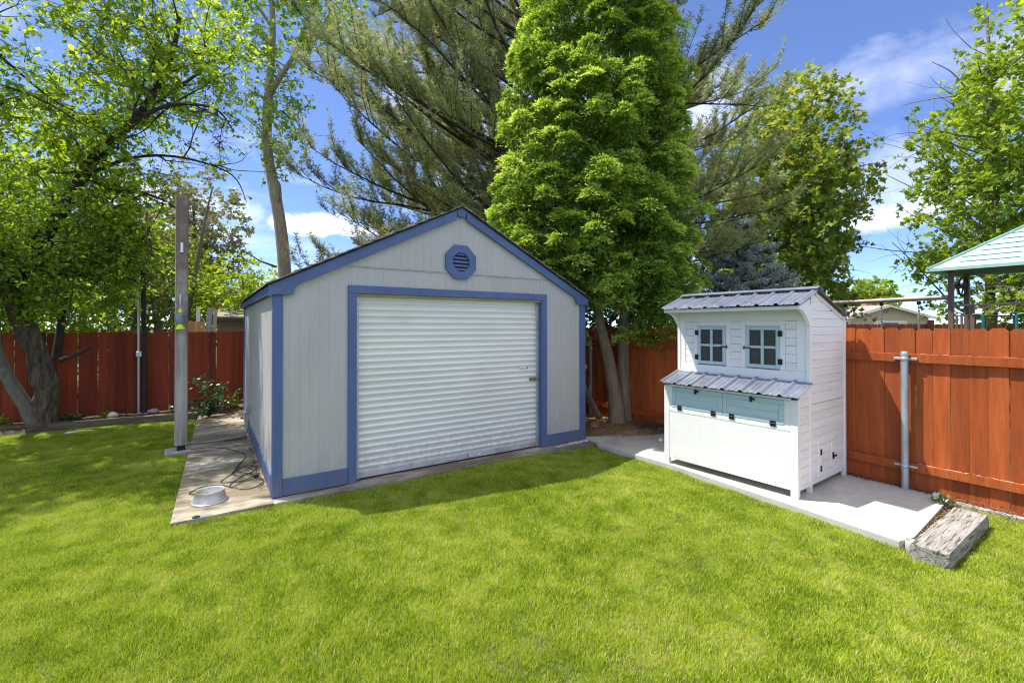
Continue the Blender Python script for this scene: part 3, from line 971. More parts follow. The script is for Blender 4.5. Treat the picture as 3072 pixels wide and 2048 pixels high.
# lower front: big panel, seam, rail, nest doors
cb('front_panel', .0755, CW - .0755, .003, .02, .105, .703)
cb('front_rail', .0755, CW - .0755, .001, .022, .706, .764)
cb('front_rail', .0755, CW - .0755, .001, .022, 1.026, 1.05)
cb('front_stile', .0755, .1165, .001, .022, .766, 1.024)
cb('front_stile', 1.4585, CW - .0755, .001, .022, .766, 1.024)
cb('bottom_frame', .05, CW - .05, .03, .05, .105, .16)
for (a0, a1) in ((.118, .786), (.790, 1.457)):
    d = cb('nest_door', a0 + .03, a1 - .03, .006, .018, .80, 1.0, mat=TEAL)
    cb('door_rail', a0, a1, -.003, .016, .766, .806, mat=TEAL, parent=d)
    cb('door_rail', a0, a1, -.003, .016, .974, 1.022, mat=TEAL, parent=d)
    cb('door_stile', a0, a0 + .05, -.0032, .016, .8065, .9735, mat=TEAL, parent=d)
    cb('door_stile', a1 - .05, a1, -.0032, .016, .8065, .9735, mat=TEAL, parent=d)
    for z0 in (.8075, .891):
        cb('door_board', a0 + .052, a1 - .052, .001, .01, z0, z0 + .081, c=.004, mat=TEAL, parent=d)
    mid = a0 + (.33 if a0 < .5 else .33)
    l = cb('latch', mid - .012, mid + .014, -.02, -.0035, .965, 1.02, mat=BLACK_IRON, parent=d)
    cb('latch', mid - .002, mid + .05, -.034, -.021, .99, 1.012, mat=BLACK_IRON, parent=d)
    for hx in (a0 + .11, a1 - .11):
        hg = MB()
        hg.box(hx - .03, hx + .03, -.006, -.0033, .735 - .03, .762 - .03)
        hg.box(hx - .03, hx + .03, -.0065, -.0036, .768 - .03, .795 - .03)
        hg.tube([(hx - .03, -.006, .765 - .03), (hx + .03, -.006, .765 - .03)], .006, 6)
        hg.build('hinge', BLACK_IRON, d, local=True)
# lower sides (nest box)
for sx, a0 in ((1, CW - .018), (-1, .006)):
    z = .155
    while z < 1.02:
        z1 = min(z + .089, 1.15)
        MB().prism([(.0465, z - .03), (.2935, z - .03), (.2935, z1 - .0335), (.0465, z1 - .0335)], 'x', a0, a0 + .012).build('wall_board', WHITE_BOARD, coop, local=True)
        z += .089
    MB().prism([(.0465, z - .03), (.2935, z - .03), (.2935, 1.13), (.0465, 1.035)], 'x', a0, a0 + .012).build('wall_board', WHITE_BOARD, coop, local=True)
    bx = (a0 - .006, a0 - .0025) if sx > 0 else (a0 + .0145, a0 + .019)
    MB().prism([(.0465, .09), (.2935, .09), (.2935, 1.12), (.0465, 1.03)], 'x', *bx).build('wall_backing', WHITE_WOOD, coop, local=True)
    cb('side_rail', a0 - .002, a0 + .014, .0465, .2935, .105, .152)
    cb('side_stile', a0 - .002, a0 + .016, .0468, .062, .154, 1.06)
    cb('side_stile', a0 - .002, a0 + .016, .275, .2932, .154, 1.10)
# main sides
for sx, a0 in ((1, CW - .022), (-1, .008)):
    af = a0 + .014 if sx > 0 else a0
    cb('side_rail', a0 - .002, a0 + .017, .3465, 1.2435, .105, .157)
    cb('side_rail', a0 - .002, a0 + .017, .3465, 1.2435, .965, 1.075)
    for z0, zn in ((.160, .965), (1.0785, 2.2)):
        z = z0
        while z < zn - .01:
            z1 = min(z + .089, zn - .002)
            roofl = lambda b: 2.155 - abs(b - .43) * .34
            zt = lambda b: min(z1 - .003, roofl(b) - .01)
            if z > roofl(.43) - .03: break
            # clip the board by the rear roof slope
            bmax = 1.2435
            bmin = .3465
            pts = []
            for b in np.linspace(bmin, bmax, 13):
                pts.append((b, zt(b)))
            ok = [p for p in pts if p[1] > z + .002]
            if len(ok) >= 2:
                poly = [(ok[0][0], z - .03), (ok[-1][0], z - .03)] + [(p[0], p[1] - .03) for p in ok[::-1]]
                if sx > 0 and z0 < .5 and z + .05 < .56:
                    # interrupted by the small pop door
                    for (b0, b1) in ((.3465, .502), (.931, 1.2435)):
                        MB().prism([(b0, z - .03), (b1, z - .03), (b1, z1 - .033), (b0, z1 - .033)], 'x', a0, a0 + .012).build('wall_board', WHITE_BOARD, coop, local=True)
                else:
                    MB().prism(poly, 'x', a0, a0 + .012).build('wall_board', WHITE_BOARD, coop, local=True)
            z += .089
    bx = (a0 - .007, a0 - .0015) if sx > 0 else (a0 + .0135, a0 + .019)
    MB().prism([(.3465, .09), (1.2435, .09), (1.2435, 1.80), (.46, 2.07), (.3465, 2.05)], 'x', *bx).build('wall_backing', WHITE_WOOD, coop, local=True)
    # rake trim under the rear slope
    MB().beam((a0 + (.016 if sx > 0 else -.006), .45, 2.115), (a0 + (.016 if sx > 0 else -.006), 1.27, 1.842), .014, .035).build('rake_trim', WHITE_WOOD, coop, local=True)
# pop door
pdx = CW - .010
pd = MB().box(pdx - .008, pdx, .545, .885, .215 - .03, .50 - .03).build('pop_door', WHITE_BOARD, coop, local=True)
cb('door_rail', pdx - .008, pdx + .010, .503, .93, .505, .558, parent=coop); cb('door_rail', pdx - .008, pdx + .010, .503, .93, .16, .205, parent=coop)
cb('door_stile', pdx - .008, pdx + .0105, .503, .55, .206, .504, parent=coop); cb('door_stile', pdx - .008, pdx + .0105, .872, .93, .206, .504, parent=coop)
for z0 in (.209, .306, .403):
    cb('door_board', pdx + .0005, pdx + .008, .575, .848, z0, z0 + .093, c=.004, mat=WHITE_BOARD, parent=pd)
cb('door_frame', pdx + .0005, pdx + .012, .553, .573, .208, .502, parent=pd); cb('door_frame', pdx + .0005, pdx + .012, .850, .870, .208, .502, parent=pd)
for z0 in (.245, .425):
    cb('hinge', pdx + .0125, pdx + .017, .542, .575, z0 - .032, z0 + .032, c=.001, mat=BLACK_IRON, parent=pd)
cb('latch', pdx + .0125, pdx + .026, .868, .89, .30, .375, c=.002, mat=BLACK_IRON, parent=pd)
cb('latch', pdx + .027, pdx + .036, .86, .94, .325, .347, c=.002, mat=BLACK_IRON, parent=pd)
# upper front: boards between casings, windows
YF = .30
cb('front_panel', .046, CW - .046, YF + .001, YF + .018, 1.12, 1.305)
cb('front_rail', .046, CW - .046, YF, YF + .02, 1.855, 2.0)
wins = ((.289, .667), (.909, 1.287))
spans = ((.116, .233), (.718, .857), (1.34, 1.458))
for b0, b1 in spans:
    z = 1.307
    for k in range(6):
        cb('wall_board', b0 + .001, b1 - .001, YF + .008, YF + .02, z, z + .088, c=.003, mat=WHITE_BOARD)
        z += .0913
cb('front_stile', .0465, .115, YF + .002, YF + .02, 1.306, 1.854)
cb('front_stile', 1.459, CW - .0465, YF + .002, YF + .02, 1.306, 1.854)
for w0, w1 in wins:
    e0, e1 = w0 - .055, w1 + .052
    cb('window_casing', e0, w0 - .002, YF, YF + .02, 1.306, 1.854)
    cb('window_casing', w1 + .002, e1, YF, YF + .02, 1.306, 1.854)
    cb('window_casing', w0 - .0015, w1 + .0015, YF, YF + .02, 1.797, 1.854)
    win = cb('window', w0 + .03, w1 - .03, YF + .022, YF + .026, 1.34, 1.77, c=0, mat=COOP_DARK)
    t = .042
    cb('window_stile', w0, w0 + t, YF - .006, YF + .016, 1.316, 1.795, mat=TEAL, parent=win)
    cb('window_stile', w1 - t, w1, YF - .006, YF + .016, 1.316, 1.795, mat=TEAL, parent=win)
    cb('window_rail', w0 + t + .0005, w1 - t - .0005, YF - .0055, YF + .016, 1.316, 1.316 + t, mat=TEAL, parent=win)
    cb('window_rail', w0 + t + .0005, w1 - t - .0005, YF - .0055, YF + .016, 1.795 - t, 1.795, mat=TEAL, parent=win)
    mx = (w0 + w1) / 2
    cb('muntin', mx - .016, mx + .016, YF - .005, YF + .014, 1.316 + t + .0005, 1.795 - t - .0005, mat=TEAL, parent=win)
    cb('muntin', w0 + t + .0005, mx - .0165, YF - .0045, YF + .014, 1.542, 1.572, mat=TEAL, parent=win)
    cb('muntin', mx + .0165, w1 - t - .0005, YF - .0045, YF + .014, 1.542, 1.572, mat=TEAL, parent=win)
    wm = MB()
    x = w0 + t
    while x < w1 - t:
        wm.box(x, x + .0016, YF + .015, YF + .0166, 1.33, 1.75); x += .0135
    z = 1.33
    while z < 1.75:
        wm.box(w0 + t, w1 - t, YF + .0167, YF + .0183, z, z + .0016); z += .0135
    wo = wm.build('wire_screen', MESH_WIRE, win, local=True); wo['kind'] = 'stuff'
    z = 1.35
    while z < 1.75:   # boards set just behind the screen, interior shade painted into their dark tone
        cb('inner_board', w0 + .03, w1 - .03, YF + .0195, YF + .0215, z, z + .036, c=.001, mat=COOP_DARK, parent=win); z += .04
    left = w0 < .5
    hx = w0 - .006 if left else w1 + .006
    for z0 in (1.40, 1.713):
        hg = MB(); hg.box(hx - .024, hx - .003, YF - .011, YF - .0065, z0 - .032 - .03, z0 + .032 - .03); hg.box(hx + .003, hx + .024, YF - .011, YF - .0065, z0 - .032 - .03, z0 + .032 - .03)
        hg.tube([(hx, YF - .010, z0 - .062), (hx, YF - .010, z0 + .002)], .006, 6)
        hg.build('hinge', BLACK_IRON, win, local=True)
    lx = w1 - .03 if left else w0 + .03
    s_ = 1 if left else -1
    cb('latch', *sorted((lx - s_ * .03, lx + s_ * .04)), YF - .018, YF - .007, 1.538, 1.550, c=.002, mat=BLACK_IRON, parent=win)
    cb('latch', *sorted((lx + s_ * .038, lx + s_ * .052)), YF - .016, YF - .007, 1.525, 1.562, c=.002, mat=BLACK_IRON, parent=win)
# ledge under upper tier, rear wall
cb('ledge', -.03, CW + .0, .285, .2995, 1.166, 1.186)
cb('rear_wall', .046, CW - .046, 1.27, 1.285, .11, 1.85, mat=WHITE_BOARD)
cb('floor_board', .046, CW - .046, .05, 1.26, .14, .155, mat=WHITE_BOARD)
# eave fascia and scroll brackets
cb('eave_board', -.012, CW + .004, .016, .036, 1.968, 2.008)
for a0 in (-.002, CW - .034):
    pts = [(.037, 1.975), (.08, 1.968), (.13, 1.952), (.18, 1.925), (.225, 1.885), (.262, 1.842), (.292, 1.80), (.2935, 1.80), (.2935, 2.09), (.037, 2.003)]
    MB().prism([(p[0], p[1] - .03) for p in pts], 'x', a0, a0 + .034).build('bracket', WHITE_WOOD, coop, local=True)
for a0 in (.01, CW - .03):
    MB().prism([(.297, 1.985), (.43, 2.125 - .012), (.60, 2.058), (.60, 1.99), (.35, 1.96)], 'x', a0, a0 + .012).build('gable_infill', WHITE_WOOD, coop, local=True)


def corrugated(name, a0, a1, b0, z0, b1, z1, pitch, seed=0, rib=.021, skip=0.0):
    """ribbed sheet; runs from eave (b0,z0) to top (b1,z1) in local coords, ribs along the slope"""
    xs = []
    x = a0
    k = 0
    prof = [(a0, 0.0)]
    x = a0 + skip
    while x < a1 - .04:
        prof += [(x, .0), (x + .018, rib), (x + .040, rib), (x + .058, .0)]
        x2 = x + .058
        for q in (1, 2):
            xm = x2 + (pitch - .058) * q / 3
            if xm < a1 - .03:
                prof += [(xm - .010, 0), (xm - .004, .006), (xm + .004, .006), (xm + .010, 0)]
        x += pitch
    prof = [p for p in prof if p[0] <= a1]
    prof.append((a1, 0.0))
    prof = sorted(set(prof))
    d = Vector((0, b1 - b0, z1 - z0)); n = Vector((0, -(z1 - z0), (b1 - b0))).normalized()
    if n.z < 0: n = -n
    mb = MB(); vs = []
    for t in (0, 1):
        for (x, hh) in prof:
            p = Vector((x, b0, z0 - .03)) + d * t + n * hh
            vs.append(p)
    m = len(prof)
    top = [v + n * .0012 for v in vs]
    mb.add(vs + top, [(i, i + 1, m + i + 1, m + i) for i in range(m - 1)] + [(2 * m + i, 3 * m + i, 3 * m + i + 1, 2 * m + i + 1) for i in range(m - 1)]
           + [(i, 2 * m + i, 2 * m + i + 1, i + 1) for i in range(m - 1)] + [(m + i, m + i + 1, 3 * m + i + 1, 3 * m + i) for i in range(m - 1)])
    o = mb.build(name, BLUE_METAL, coop, local=True)
    x = a0 + skip + .085
    sc_ = MB()
    while x < a1 - .05:
        p = Vector((x + .04, b0, z0 - .03)) + d * .12 + n * .0035
        sc_.lathe([(0, .004), (.005, .004), (.008, 0)], p, 8)
        x += pitch
    sc_.build('roof_screws', STICKER, o, local=True)
    return o

corrugated('roof_sheet', -.035, .80, -.035, 2.012, .425, 2.178, .2)
corrugated('roof_sheet', .765, 1.635, -.036, 2.0175, .4245, 2.1835, .2, skip=.002)
corrugated('roof_sheet', -.035, 1.635, 1.30, 1.893, .435, 2.182, .2)
corrugated('awning_sheet', -.025, 1.625, -.095, 1.072, .283, 1.196, .206, skip=.01)
rc = MB()
rc.prism([(.36, 2.178 - .012), (.43, 2.205 - .012), (.52, 2.170 - .012), (.52, 2.173 - .012), (.43, 2.209 - .012), (.36, 2.182 - .012)], 'x', .0, 1.638)
rc.build('ridge_cap', BLUE_METAL, coop, local=True)
MB().prism([(.268, 1.163), (.288, 1.156), (.288, 1.172), (.268, 1.176)], 'x', -.01, 1.61).build('flashing_strip', GALV, coop, local=True)

# ------------------------------------------------------------------ red board fences
def picket_meshes(mat, w=.138, hgt=1.77, t=.017, n=7):
    out = []
    for k in range(n):
        r_ = random.Random(k + 11)
        ww = w * r_.uniform(.95, 1.02) / 2
        c = .030 * r_.uniform(.75, 1.15)
        hh = hgt + r_.uniform(-.006, .006)
        bow = r_.uniform(-.003, .003)
        P = [(-ww, 0), (ww, 0), (ww + bow, hh * .5), (ww, hh - c), (ww - c * .85, hh), (-ww + c * .85, hh), (-ww, hh - c), (-ww + bow, hh * .5)]
        me = MB().prism(P, 'y', 0, t).mesh('picket', mat)
        out.append(me)
    return out


side_fence = thing('board_fence', 'orange red dog eared board fence on two rails behind the white coop', 'fence', (6.38, 4.6, 0))
pm_side = picket_meshes(RED_FENCE, .139, 1.79)
y = 11.6; k = 0
sun_gap = {}
while y > -2.4:
    gap = random.choice([-.003, -.002, -.001, .0, .001])
    if random.random() < .08: gap = .006
    w = .139
    me = pm_side[k % 7] if random.random() < .5 else random.choice(pm_side)
    # local x of picket -> world -y so that the good face looks to -x
    link('picket', me, side_fence, (random.uniform(.0, .007), y - w / 2 - 4.6, -.02 + random.uniform(-.008, .004)), (random.uniform(-.003, .003), 0, R(-90) + random.uniform(-.012, .012)))
    y -= w + gap; k += 1
for z0, z1 in ((1.405, 1.495), (.224, .3135)):
    for y0, y1 in ((-2.4, 1.718), (1.722, 4.155), (4.16, 6.6), (6.605, 9.1), (9.105, 11.55)):
        MB().box(6.341, 6.379, y0, y1, z0 + random.uniform(-.004, .004), z1 + random.uniform(-.004, .004), .003).build('fence_rail', RED_FENCE, side_fence)
chip = M('bare_wood_chip', (.62, .55, .45), .85, .3, 20, rnd=.2)
fl = MB()
for q in range(46):
    yy = random.uniform(.1, 1.6); ln = random.uniform(.015, .09)
    z = .3155 if q % 3 else 1.4975
    fl.box(6.343, 6.343 + random.uniform(.006, .02), yy, yy + ln, z, z + .0012)
flo = fl.build('flaked_paint', chip, side_fence); flo['kind'] = 'stuff'

nl = MB()
for yy in np.arange(-2.2, 11.4, .07):
    for z in (1.425, 1.475, .245, .295):
        if random.random() < .4:
            a = yy + random.uniform(-.02, .02); b = z + random.uniform(-.01, .01)
            nl.box(6.3395, 6.3412, a - .0025, a + .0025, b - .0025, b + .0025)
nl.build('nail_heads', M('rusty_nail', (.12, .06, .04), .7, .3), side_fence)['kind'] = 'stuff'


# galvanised posts
def galv_post(yc, label, grp):
    t = thing('fence_post', label, 'post', (6.305, yc, .0), group=grp)
    MB().tube([(6.305, yc, -.02), (6.305, yc, 1.50)], .034, 16).build('post_tube', GALV, t)
    MB().lathe([(.036, -.035), (.037, -.002), (.034, .008), (.02, .017), (0, .020)], (6.305, yc, 1.505), 16).build('post_cap', GALV, t)
    for z in (1.44, .275):
        b = MB()
        b.lathe([(.0345, -.022), (.0375, -.02), (.0375, .02), (.0345, .022)], (6.305, yc, z), 16)
        b.box(6.322, 6.340, yc - .10, yc - .035, z - .011, z + .013, .002); b.box(6.322, 6.340, yc + .035, yc + .10, z - .011, z + .013, .002)
        b.build('rail_bracket', GALV, t)
    return t

galv_post(1.72, 'round galvanised steel post clamped to the fence rails right of the coop', 'galvanised posts carrying the side fence')
galv_post(6.60, 'thin galvanised steel post in the dark gap behind the leaning cedar trunks', 'galvanised posts carrying the side fence')

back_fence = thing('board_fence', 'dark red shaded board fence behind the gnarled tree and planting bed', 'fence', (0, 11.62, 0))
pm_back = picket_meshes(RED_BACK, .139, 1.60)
x = -7.0; k = 0
while x < 6.36:
    w = .139
    gap = random.choice([-.003, -.002, -.001, .001])
    back = (k % 9 == 4)
    dy = 0.0
    if random.random() < .16: gap = .006
    link('picket', random.choice(pm_back), back_fence, (x + w / 2, dy + random.uniform(-.006, .006) - (.022 if back else 0), .075 + random.uniform(-.006, .008)), (0, random.uniform(-.003, .003), random.uniform(-.012, .012)))
    if back:
        x -= .02
    x += w + gap; k += 1
for z in (.45, 1.35):
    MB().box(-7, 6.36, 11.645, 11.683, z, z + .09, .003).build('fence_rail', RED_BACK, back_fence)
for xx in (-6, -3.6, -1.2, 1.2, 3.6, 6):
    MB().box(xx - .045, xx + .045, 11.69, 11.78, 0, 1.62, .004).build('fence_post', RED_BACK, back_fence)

# ------------------------------------------------------------------ timbers
def rough_timber(name, a, b, w, h, mat, label, cat, parent=None, nseg=22, amp=.012, group=None, crack=.5):
    a, b = Vector(a), Vector(b); d = (b - a); L_ = d.length; d.normalize()
    sx = d.cross(Vector((0, 0, 1))).normalized()
    mb = MB(); vs = []; fs = []
    ring = []
    nn = 7
    for (u, v) in [(-.5, -.5), (.5, -.5), (.5, .5), (-.5, .5)]:
        ring.append((u, v))
    pts = []
    for i in range(4):
        p, q = ring[i], ring[(i + 1) % 4]
        for k in range(nn):
            t = k / nn
            pts.append((p[0] + (q[0] - p[0]) * t, p[1] + (q[1] - p[1]) * t))
    m = len(pts)
    for s in range(nseg + 1):
        t = s / nseg
        for (u, v) in pts:
            rr = 1 - .06 * (abs(u * 2) ** 6) * (abs(v * 2) ** 6)
            p = a + d * (L_ * t) + sx * (u * w * rr) + Vector((0, 0, (v + .5) * h * 1.0))
            nv = Vector((p.x * 3.0, p.y * 3.0, p.z * 3.0))
            gro = mnoise.noise(Vector((u * 14, v * 14, t * L_ * 2.0 + a.x)))
            off = amp * (mnoise.noise(nv * 2) * .6 + gro * .7)
            if gro < -.35: off -= amp * crack
            dirv = (sx * u * 2 + Vector((0, 0, v * 2)))
            dirv.normalize()
            endw = 1 if 0 < s < nseg else 0
            p = p + dirv * off
            if not endw: p = p + d * (amp * 1.2 * mnoise.noise(Vector((u * 5, v * 5, a.y + s))))
            vs.append(p)
    for s in range(nseg):
        for k in range(m):
            fs.append((s * m + k, s * m + (k + 1) % m, (s + 1) * m + (k + 1) % m, (s + 1) * m + k))
    fs.append(tuple(range(m))[::-1]); fs.append(tuple(range(nseg * m, (nseg + 1) * m)))
    mb.add(vs, fs)
    o = mb.build(name, mat)
    bpy.context.view_layer.update() if False else None
    tag(o, label, cat, group)
    return o

rough_timber('landscape_timber', (4.615, 1.115, -.05), (5.86, 1.125, -.05), .235, .138, OLD_TIMBER, 'bleached cracked old timber block lying at the end of the concrete pad', 'timber')
rough_timber('border_sleeper', (-2.62, 11.13, -.06), (-.20, 10.87, -.06), .14, .165, SLEEPER, 'long brown sleeper edging the bed between the gnarled tree and the upright beam', 'sleeper', group='sleepers edging the planting bed')
rough_timber('border_sleeper', (-5.2, 11.40, -.06), (-2.64, 11.135, -.06), .14, .16, SLEEPER, 'brown sleeper in front of the gnarled trunk, running out of the picture', 'sleeper', group='sleepers edging the planting bed')

# upright beam with trap
pt = thing('timber_post', 'tall weathered grey square timber post standing on a concrete footing', 'post', (-.335, 8.15, 0), R(4))
MB().box(-.068, .070, -.07, .07, .075, 3.70, .006).build('beam', POST_WOOD, pt, local=True)
MB().box(-.078, -.0685, -.066, -.02, .085, 3.66, .003).build('edge_strip', M('pale_edge', (.42, .4, .36), .8, .2), pt, local=True)
MB().box(.0705, .077, -.05, .04, .085, 3.68, .003).build('edge_strip', POST_WOOD, pt, local=True)
MB().box(-.05, .05, -.05, .05, .0, .0745, .002).build('standoff_base', BLACK_IRON, pt, local=True)
MB().box(-.19, .16, -.15, .2, -.05, .003, .006).build('footing', CONC_OLD, pt, local=True)
MB().box(-.018, .014, -.078, -.0705, 2.86, 3.0, .002).build('white_bracket', STICKER, pt, local=True)
MB().box(-.03, .014, -.10, -.0785, 2.86, 2.872, .001).build('bracket_hook', STICKER, pt, local=True)
tp = thing('wasp_trap', 'yellow and grey hanging wasp trap on the timber post', 'wasp trap', (-.335, 8.0, 1.76))
cx_, cy_ = -.345, 8.015
MB().lathe([(0, .268), (.012, .268), (.013, .245), (.026, .24), (.027, .205), (.012, .2), (0, .2)], (cx_, cy_, 1.78), 14).build('trap_cap', YELLOW, tp)
MB().lathe([(0, .2), (.03, .2), (.052, .19), (.054, .175), (.05, .07), (.046, .05), (0, .05)], (cx_, cy_, 1.78), 16).build('trap_bottle', BOTTLE, tp)
MB().lathe([(.006, .085), (.02, .055), (.048, .006), (.05, -.015), (.054, -.018), (.054, -.03), (0, -.03)], (cx_, cy_ - .012, 1.78), 16).build('trap_cone', YELLOW, tp)
MB().tube([(cx_, cy_, 2.047), (cx_, cy_ + .02, 2.10), (cx_, cy_ + .035, 2.24)], .004, 6).build('trap_hanger', GALV, tp)
MB().box(cx_ - .012, cx_ + .012, cy_ + .03, cy_ + .058, 2.10, 2.25, .003).build('hanger_plate', GALV, tp)

# conduit standing at the back fence
cp = thing('conduit_pole', 'dark utility pole with a grey conduit and coupling by the back fence', 'utility pole', (-1.09, 11.5, .05))
MB().tube([(-1.06, 11.52, .0), (-1.075, 11.52, 1.4), (-1.09, 11.5, 2.9)], .042, 10).build('pole', BARK_DARK, cp)
MB().tube([(-1.145, 11.47, .02), (-1.15, 11.47, 1.2), (-1.16, 11.47, 2.7)], .022, 10).build('conduit', GALV, cp)
MB().box(-1.19, -1.10, 11.43, 11.50, 1.19, 1.30, .008).build('coupling', GALV, cp)

# dog bowl, cable, pipe stub, drain cap
bw = MB()
bw.lathe([(.166, .0), (.167, .004), (.160, .010), (.150, .013), (.1255, .100), (.129, .106), (.1275, .110), (.122, .108), (.117, .098), (.098, .045), (.085, .036), (0, .034)], (.012, 5.62, .0), 48)
bo = bw.build('dog_bowl', STEEL); tag(bo, 'wide stainless steel dog bowl on the sunlit end of the side path', 'dog bowl')

def spline(pts, n=10):
    P = [Vector(p) for p in pts]; out = []
    for i in range(len(P) - 1):
        p0, p1, p2, p3 = P[max(i - 1, 0)], P[i], P[i + 1], P[min(i + 2, len(P) - 1)]
        for k in range(n):
            t = k / n
            out.append(.5 * ((2 * p1) + (p2 - p0) * t + (2 * p0 - 5 * p1 + 4 * p2 - p3) * t * t + (3 * p1 - p0 - 3 * p2 + p3) * t ** 3))
    out.append(P[-1]); return out

from_px = [(-.22, 8.05, 0), (.0, 8.02, 0), (.2, 7.85, 0), (.36, 7.5, 0), (.42, 7.2, 0), (.34, 6.9, 0), (.28, 6.6, 0), (.40, 6.36, 0), (.46, 6.5, 0), (.36, 6.75, 0), (.28, 6.62, 0), (.24, 6.45, 0),
           (.32, 6.3, 0), (.45, 6.42, 0), (.5, 6.62, 0), (.38, 6.72, 0), (.22, 6.42, 0), (.12, 6.22, 0), (.16, 6.12, 0), (.30, 6.1, 0), (.44, 6.22, 0), (.40, 6.36, 0), (.28, 6.2, 0), (.20, 6.0, 0), (.24, 5.87, 0),
           (.36, 5.76, 0), (.48, 5.84, 0), (.53, 5.98, 0), (.46, 6.12, 0), (.3, 6.02, 0), (.22, 5.92, 0), (.14, 6.05, 0), (.0, 6.1, 0), (-.12, 6.05, 0), (-.17, 5.96, 0), (-.12, 5.88, 0), (-.08, 5.86, 0)]
cab = MB()
sp = spline(from_px, 8)
sp = [Vector((p.x, p.y, .007 + .005 * (i % 23 < 11) + .004 * abs(mnoise.noise(p * 6)))) for i, p in enumerate(sp)]
cab.tube(sp, .0048, 6)
cab.box(.44, .50, 6.17, 6.21, .002, .03, .004)
tag(cab.build('extension_cable', CABLE), 'thin dark cable lying in tangled loops on the side path', 'cable')
cap_ = MB(); cap_.lathe([(.032, 0), (.033, .004), (.028, .007), (0, .007)], (-.097, 5.205, -.001), 20)
tag(cap_.build('drain_cap', BLACK_PLASTIC), 'small round black cap set in the concrete at the path edge', 'cap')
st = MB(); st.lathe([(.040, -.05), (.040, .045), (.034, .045), (.032, -.02), (0, -.02)], (4.79, 1.27, 0), 20)
tag(st.build('pipe_stub', PVC), 'short grey pipe stub between the concrete pad and timber block', 'pipe')

# leaning pole and loose things under the cedar
lp = MB(); lp.tube([(6.18, 6.25, .08), (5.95, 6.55, .8), (5.68, 6.9, 1.75)], [.055, .052, .045], 10)
tag(lp.build('leaning_pole', BARK_GREY), 'dark leaning pole behind the cedar trunk in the shade', 'pole')
def rock(name, c, r, mat, label, cat, seed, group=None):
    o = MB().blob((0, 0, 0), r, 10, 7, .35, 1.6, seed, .45).build(name, mat)
    o.location = c
    tag(o, label, cat, group); return o

rock('stone', (5.72, 4.47, .055), (.042, .036, .04), WHITE_STONE, 'small pale stone alone on the concrete left of the coop', 'stone', 3.1)
rock('stone', (5.58, 5.75, .05), (.11, .08, .075), RED_STONE, 'reddish stone lying at the foot of the cedar', 'stone', 5.2)
rock('stone', (-1.50, 11.28, .115), (.085, .06, .065), WHITE_STONE, 'white rounded stone in the bed between gnarled tree and conduit pole', 'stone', 1.3)
gs = [(-.90, 11.33, .12, .10, 'largest grey stone in the bed just right of the conduit pole'), (-1.12, 11.30, .10, .05, 'small grey stone at the foot of the conduit pole'),
      (-1.24, 11.32, .10, .035, 'tiny stone just left of the conduit pole'), (-1.02, 11.24, .10, .04, 'little brown stone in front of the largest grey bed stone'),
      (-.02, 11.42, .08, .13, 'flat brown stone beyond the end of the side path'), (.2, 11.38, .09, .09, 'grey stone beyond the path nearest the shed wall')]
for i, (x, y, z, r_, lab) in enumerate(gs):
    rock('stone', (x, y, z), (r_, r_ * .75, r_ * .55), STONE, lab, 'stone', i * 2.3, 'stones in the planting bed')
rock('stone', (-1.95, 10.62, -.02), (.09, .05, .02), WHITE_STONE, 'flat pale chip on the grass in front of the sleeper', 'stone', 8.8)
rock('stone', (6.26, 1.46, .045), (.035, .03, .03), WHITE_STONE, 'small cream stone at the fence foot right of the galvanised post', 'stone', 9.4)
gr = MB()
for q in range(170):
    t = random.random()
    x = 4.33 + t * .72; yb = 5.24 + .05 * t
    r_ = random.uniform(.005, .013)
    gr.blob((x + random.gauss(0, .05), yb + random.gauss(0, .024), .0), (r_, r_ * .8, r_ * .6), 5, 3, .3, 2, q)
tag(gr.build('white_gravel', CHALK), 'scatter of white gravel chips along the foot of the shed corner', 'gravel', kind='stuff')

# needle and leaf litter under the cedar and along fence and pad
def litter(name, n, fn, label, mat=NEEDLES, lo=.02, hi=.07, w=.004):
    V = np.zeros((n, 4, 3)); F = np.arange(n * 4).reshape(n, 4)
    for i in range(n):
        x, y, z = fn()
        a = random.uniform(0, 2 * PI); l = random.uniform(lo, hi); t = random.uniform(-.4, .5)
        d = np.array([math.cos(a) * math.cos(t), math.sin(a) * math.cos(t), math.sin(t)]) * l
        s = np.array([-math.sin(a), math.cos(a), random.uniform(-.5, .5)]) * w
        p = np.array([x, y, z])
        V[i] = [p - s, p + s, p + d + s * .5, p + d - s * .5]
    o = link(name, np_mesh(name, V.reshape(-1, 3), F, mat))
    tag(o, label, 'litter', kind='stuff')

def bedpt():
    x = random.uniform(5.0, 6.38); y = random.uniform(4.85, 6.6)
    if random.random() < .5: x = random.gauss(6.22, .15); y = random.gauss(5.05, .14)
    x = min(6.37, max(5.0, x)); y = max(y, 5.10 - (x - 5.5) * .38)
    return x, y, max(-.02, bed_z(x, y)) + .006
leafl = leafmat('litter_brown', (.10, .055, .025), (.22, .13, .06), (.40, .28, .15), .1)
litter('needle_litter', 5200, bedpt, 'brown dry needle litter heaped at the foot of the cedar', NEEDLES, .02, .07, .004)
litter('fence_litter', 500, lambda: (random.gauss(6.33, .03), random.uniform(.4, 2.3), .035 + random.random() * .015), 'thin line of dry litter along the foot of the red fence', NEEDLES, .01, .05, .004)
litter('bed_litter', 1500, lambda: (random.uniform(-4, .5), random.uniform(11.05, 11.6), .10 + random.random() * .02), 'brown leaf litter on the planting bed', NEEDLES, .015, .05, .007)
litter('path_litter', 420, lambda: ((lambda t: (.50 + random.gauss(0, .02), 5.6 + t * 2.2, .004))(random.random())) if random.random() < .6 else (random.uniform(.2, .5), random.uniform(8.3, 8.5), .004), 'dark debris where the side path meets the shed wall', SOIL, .006, .03, .006)
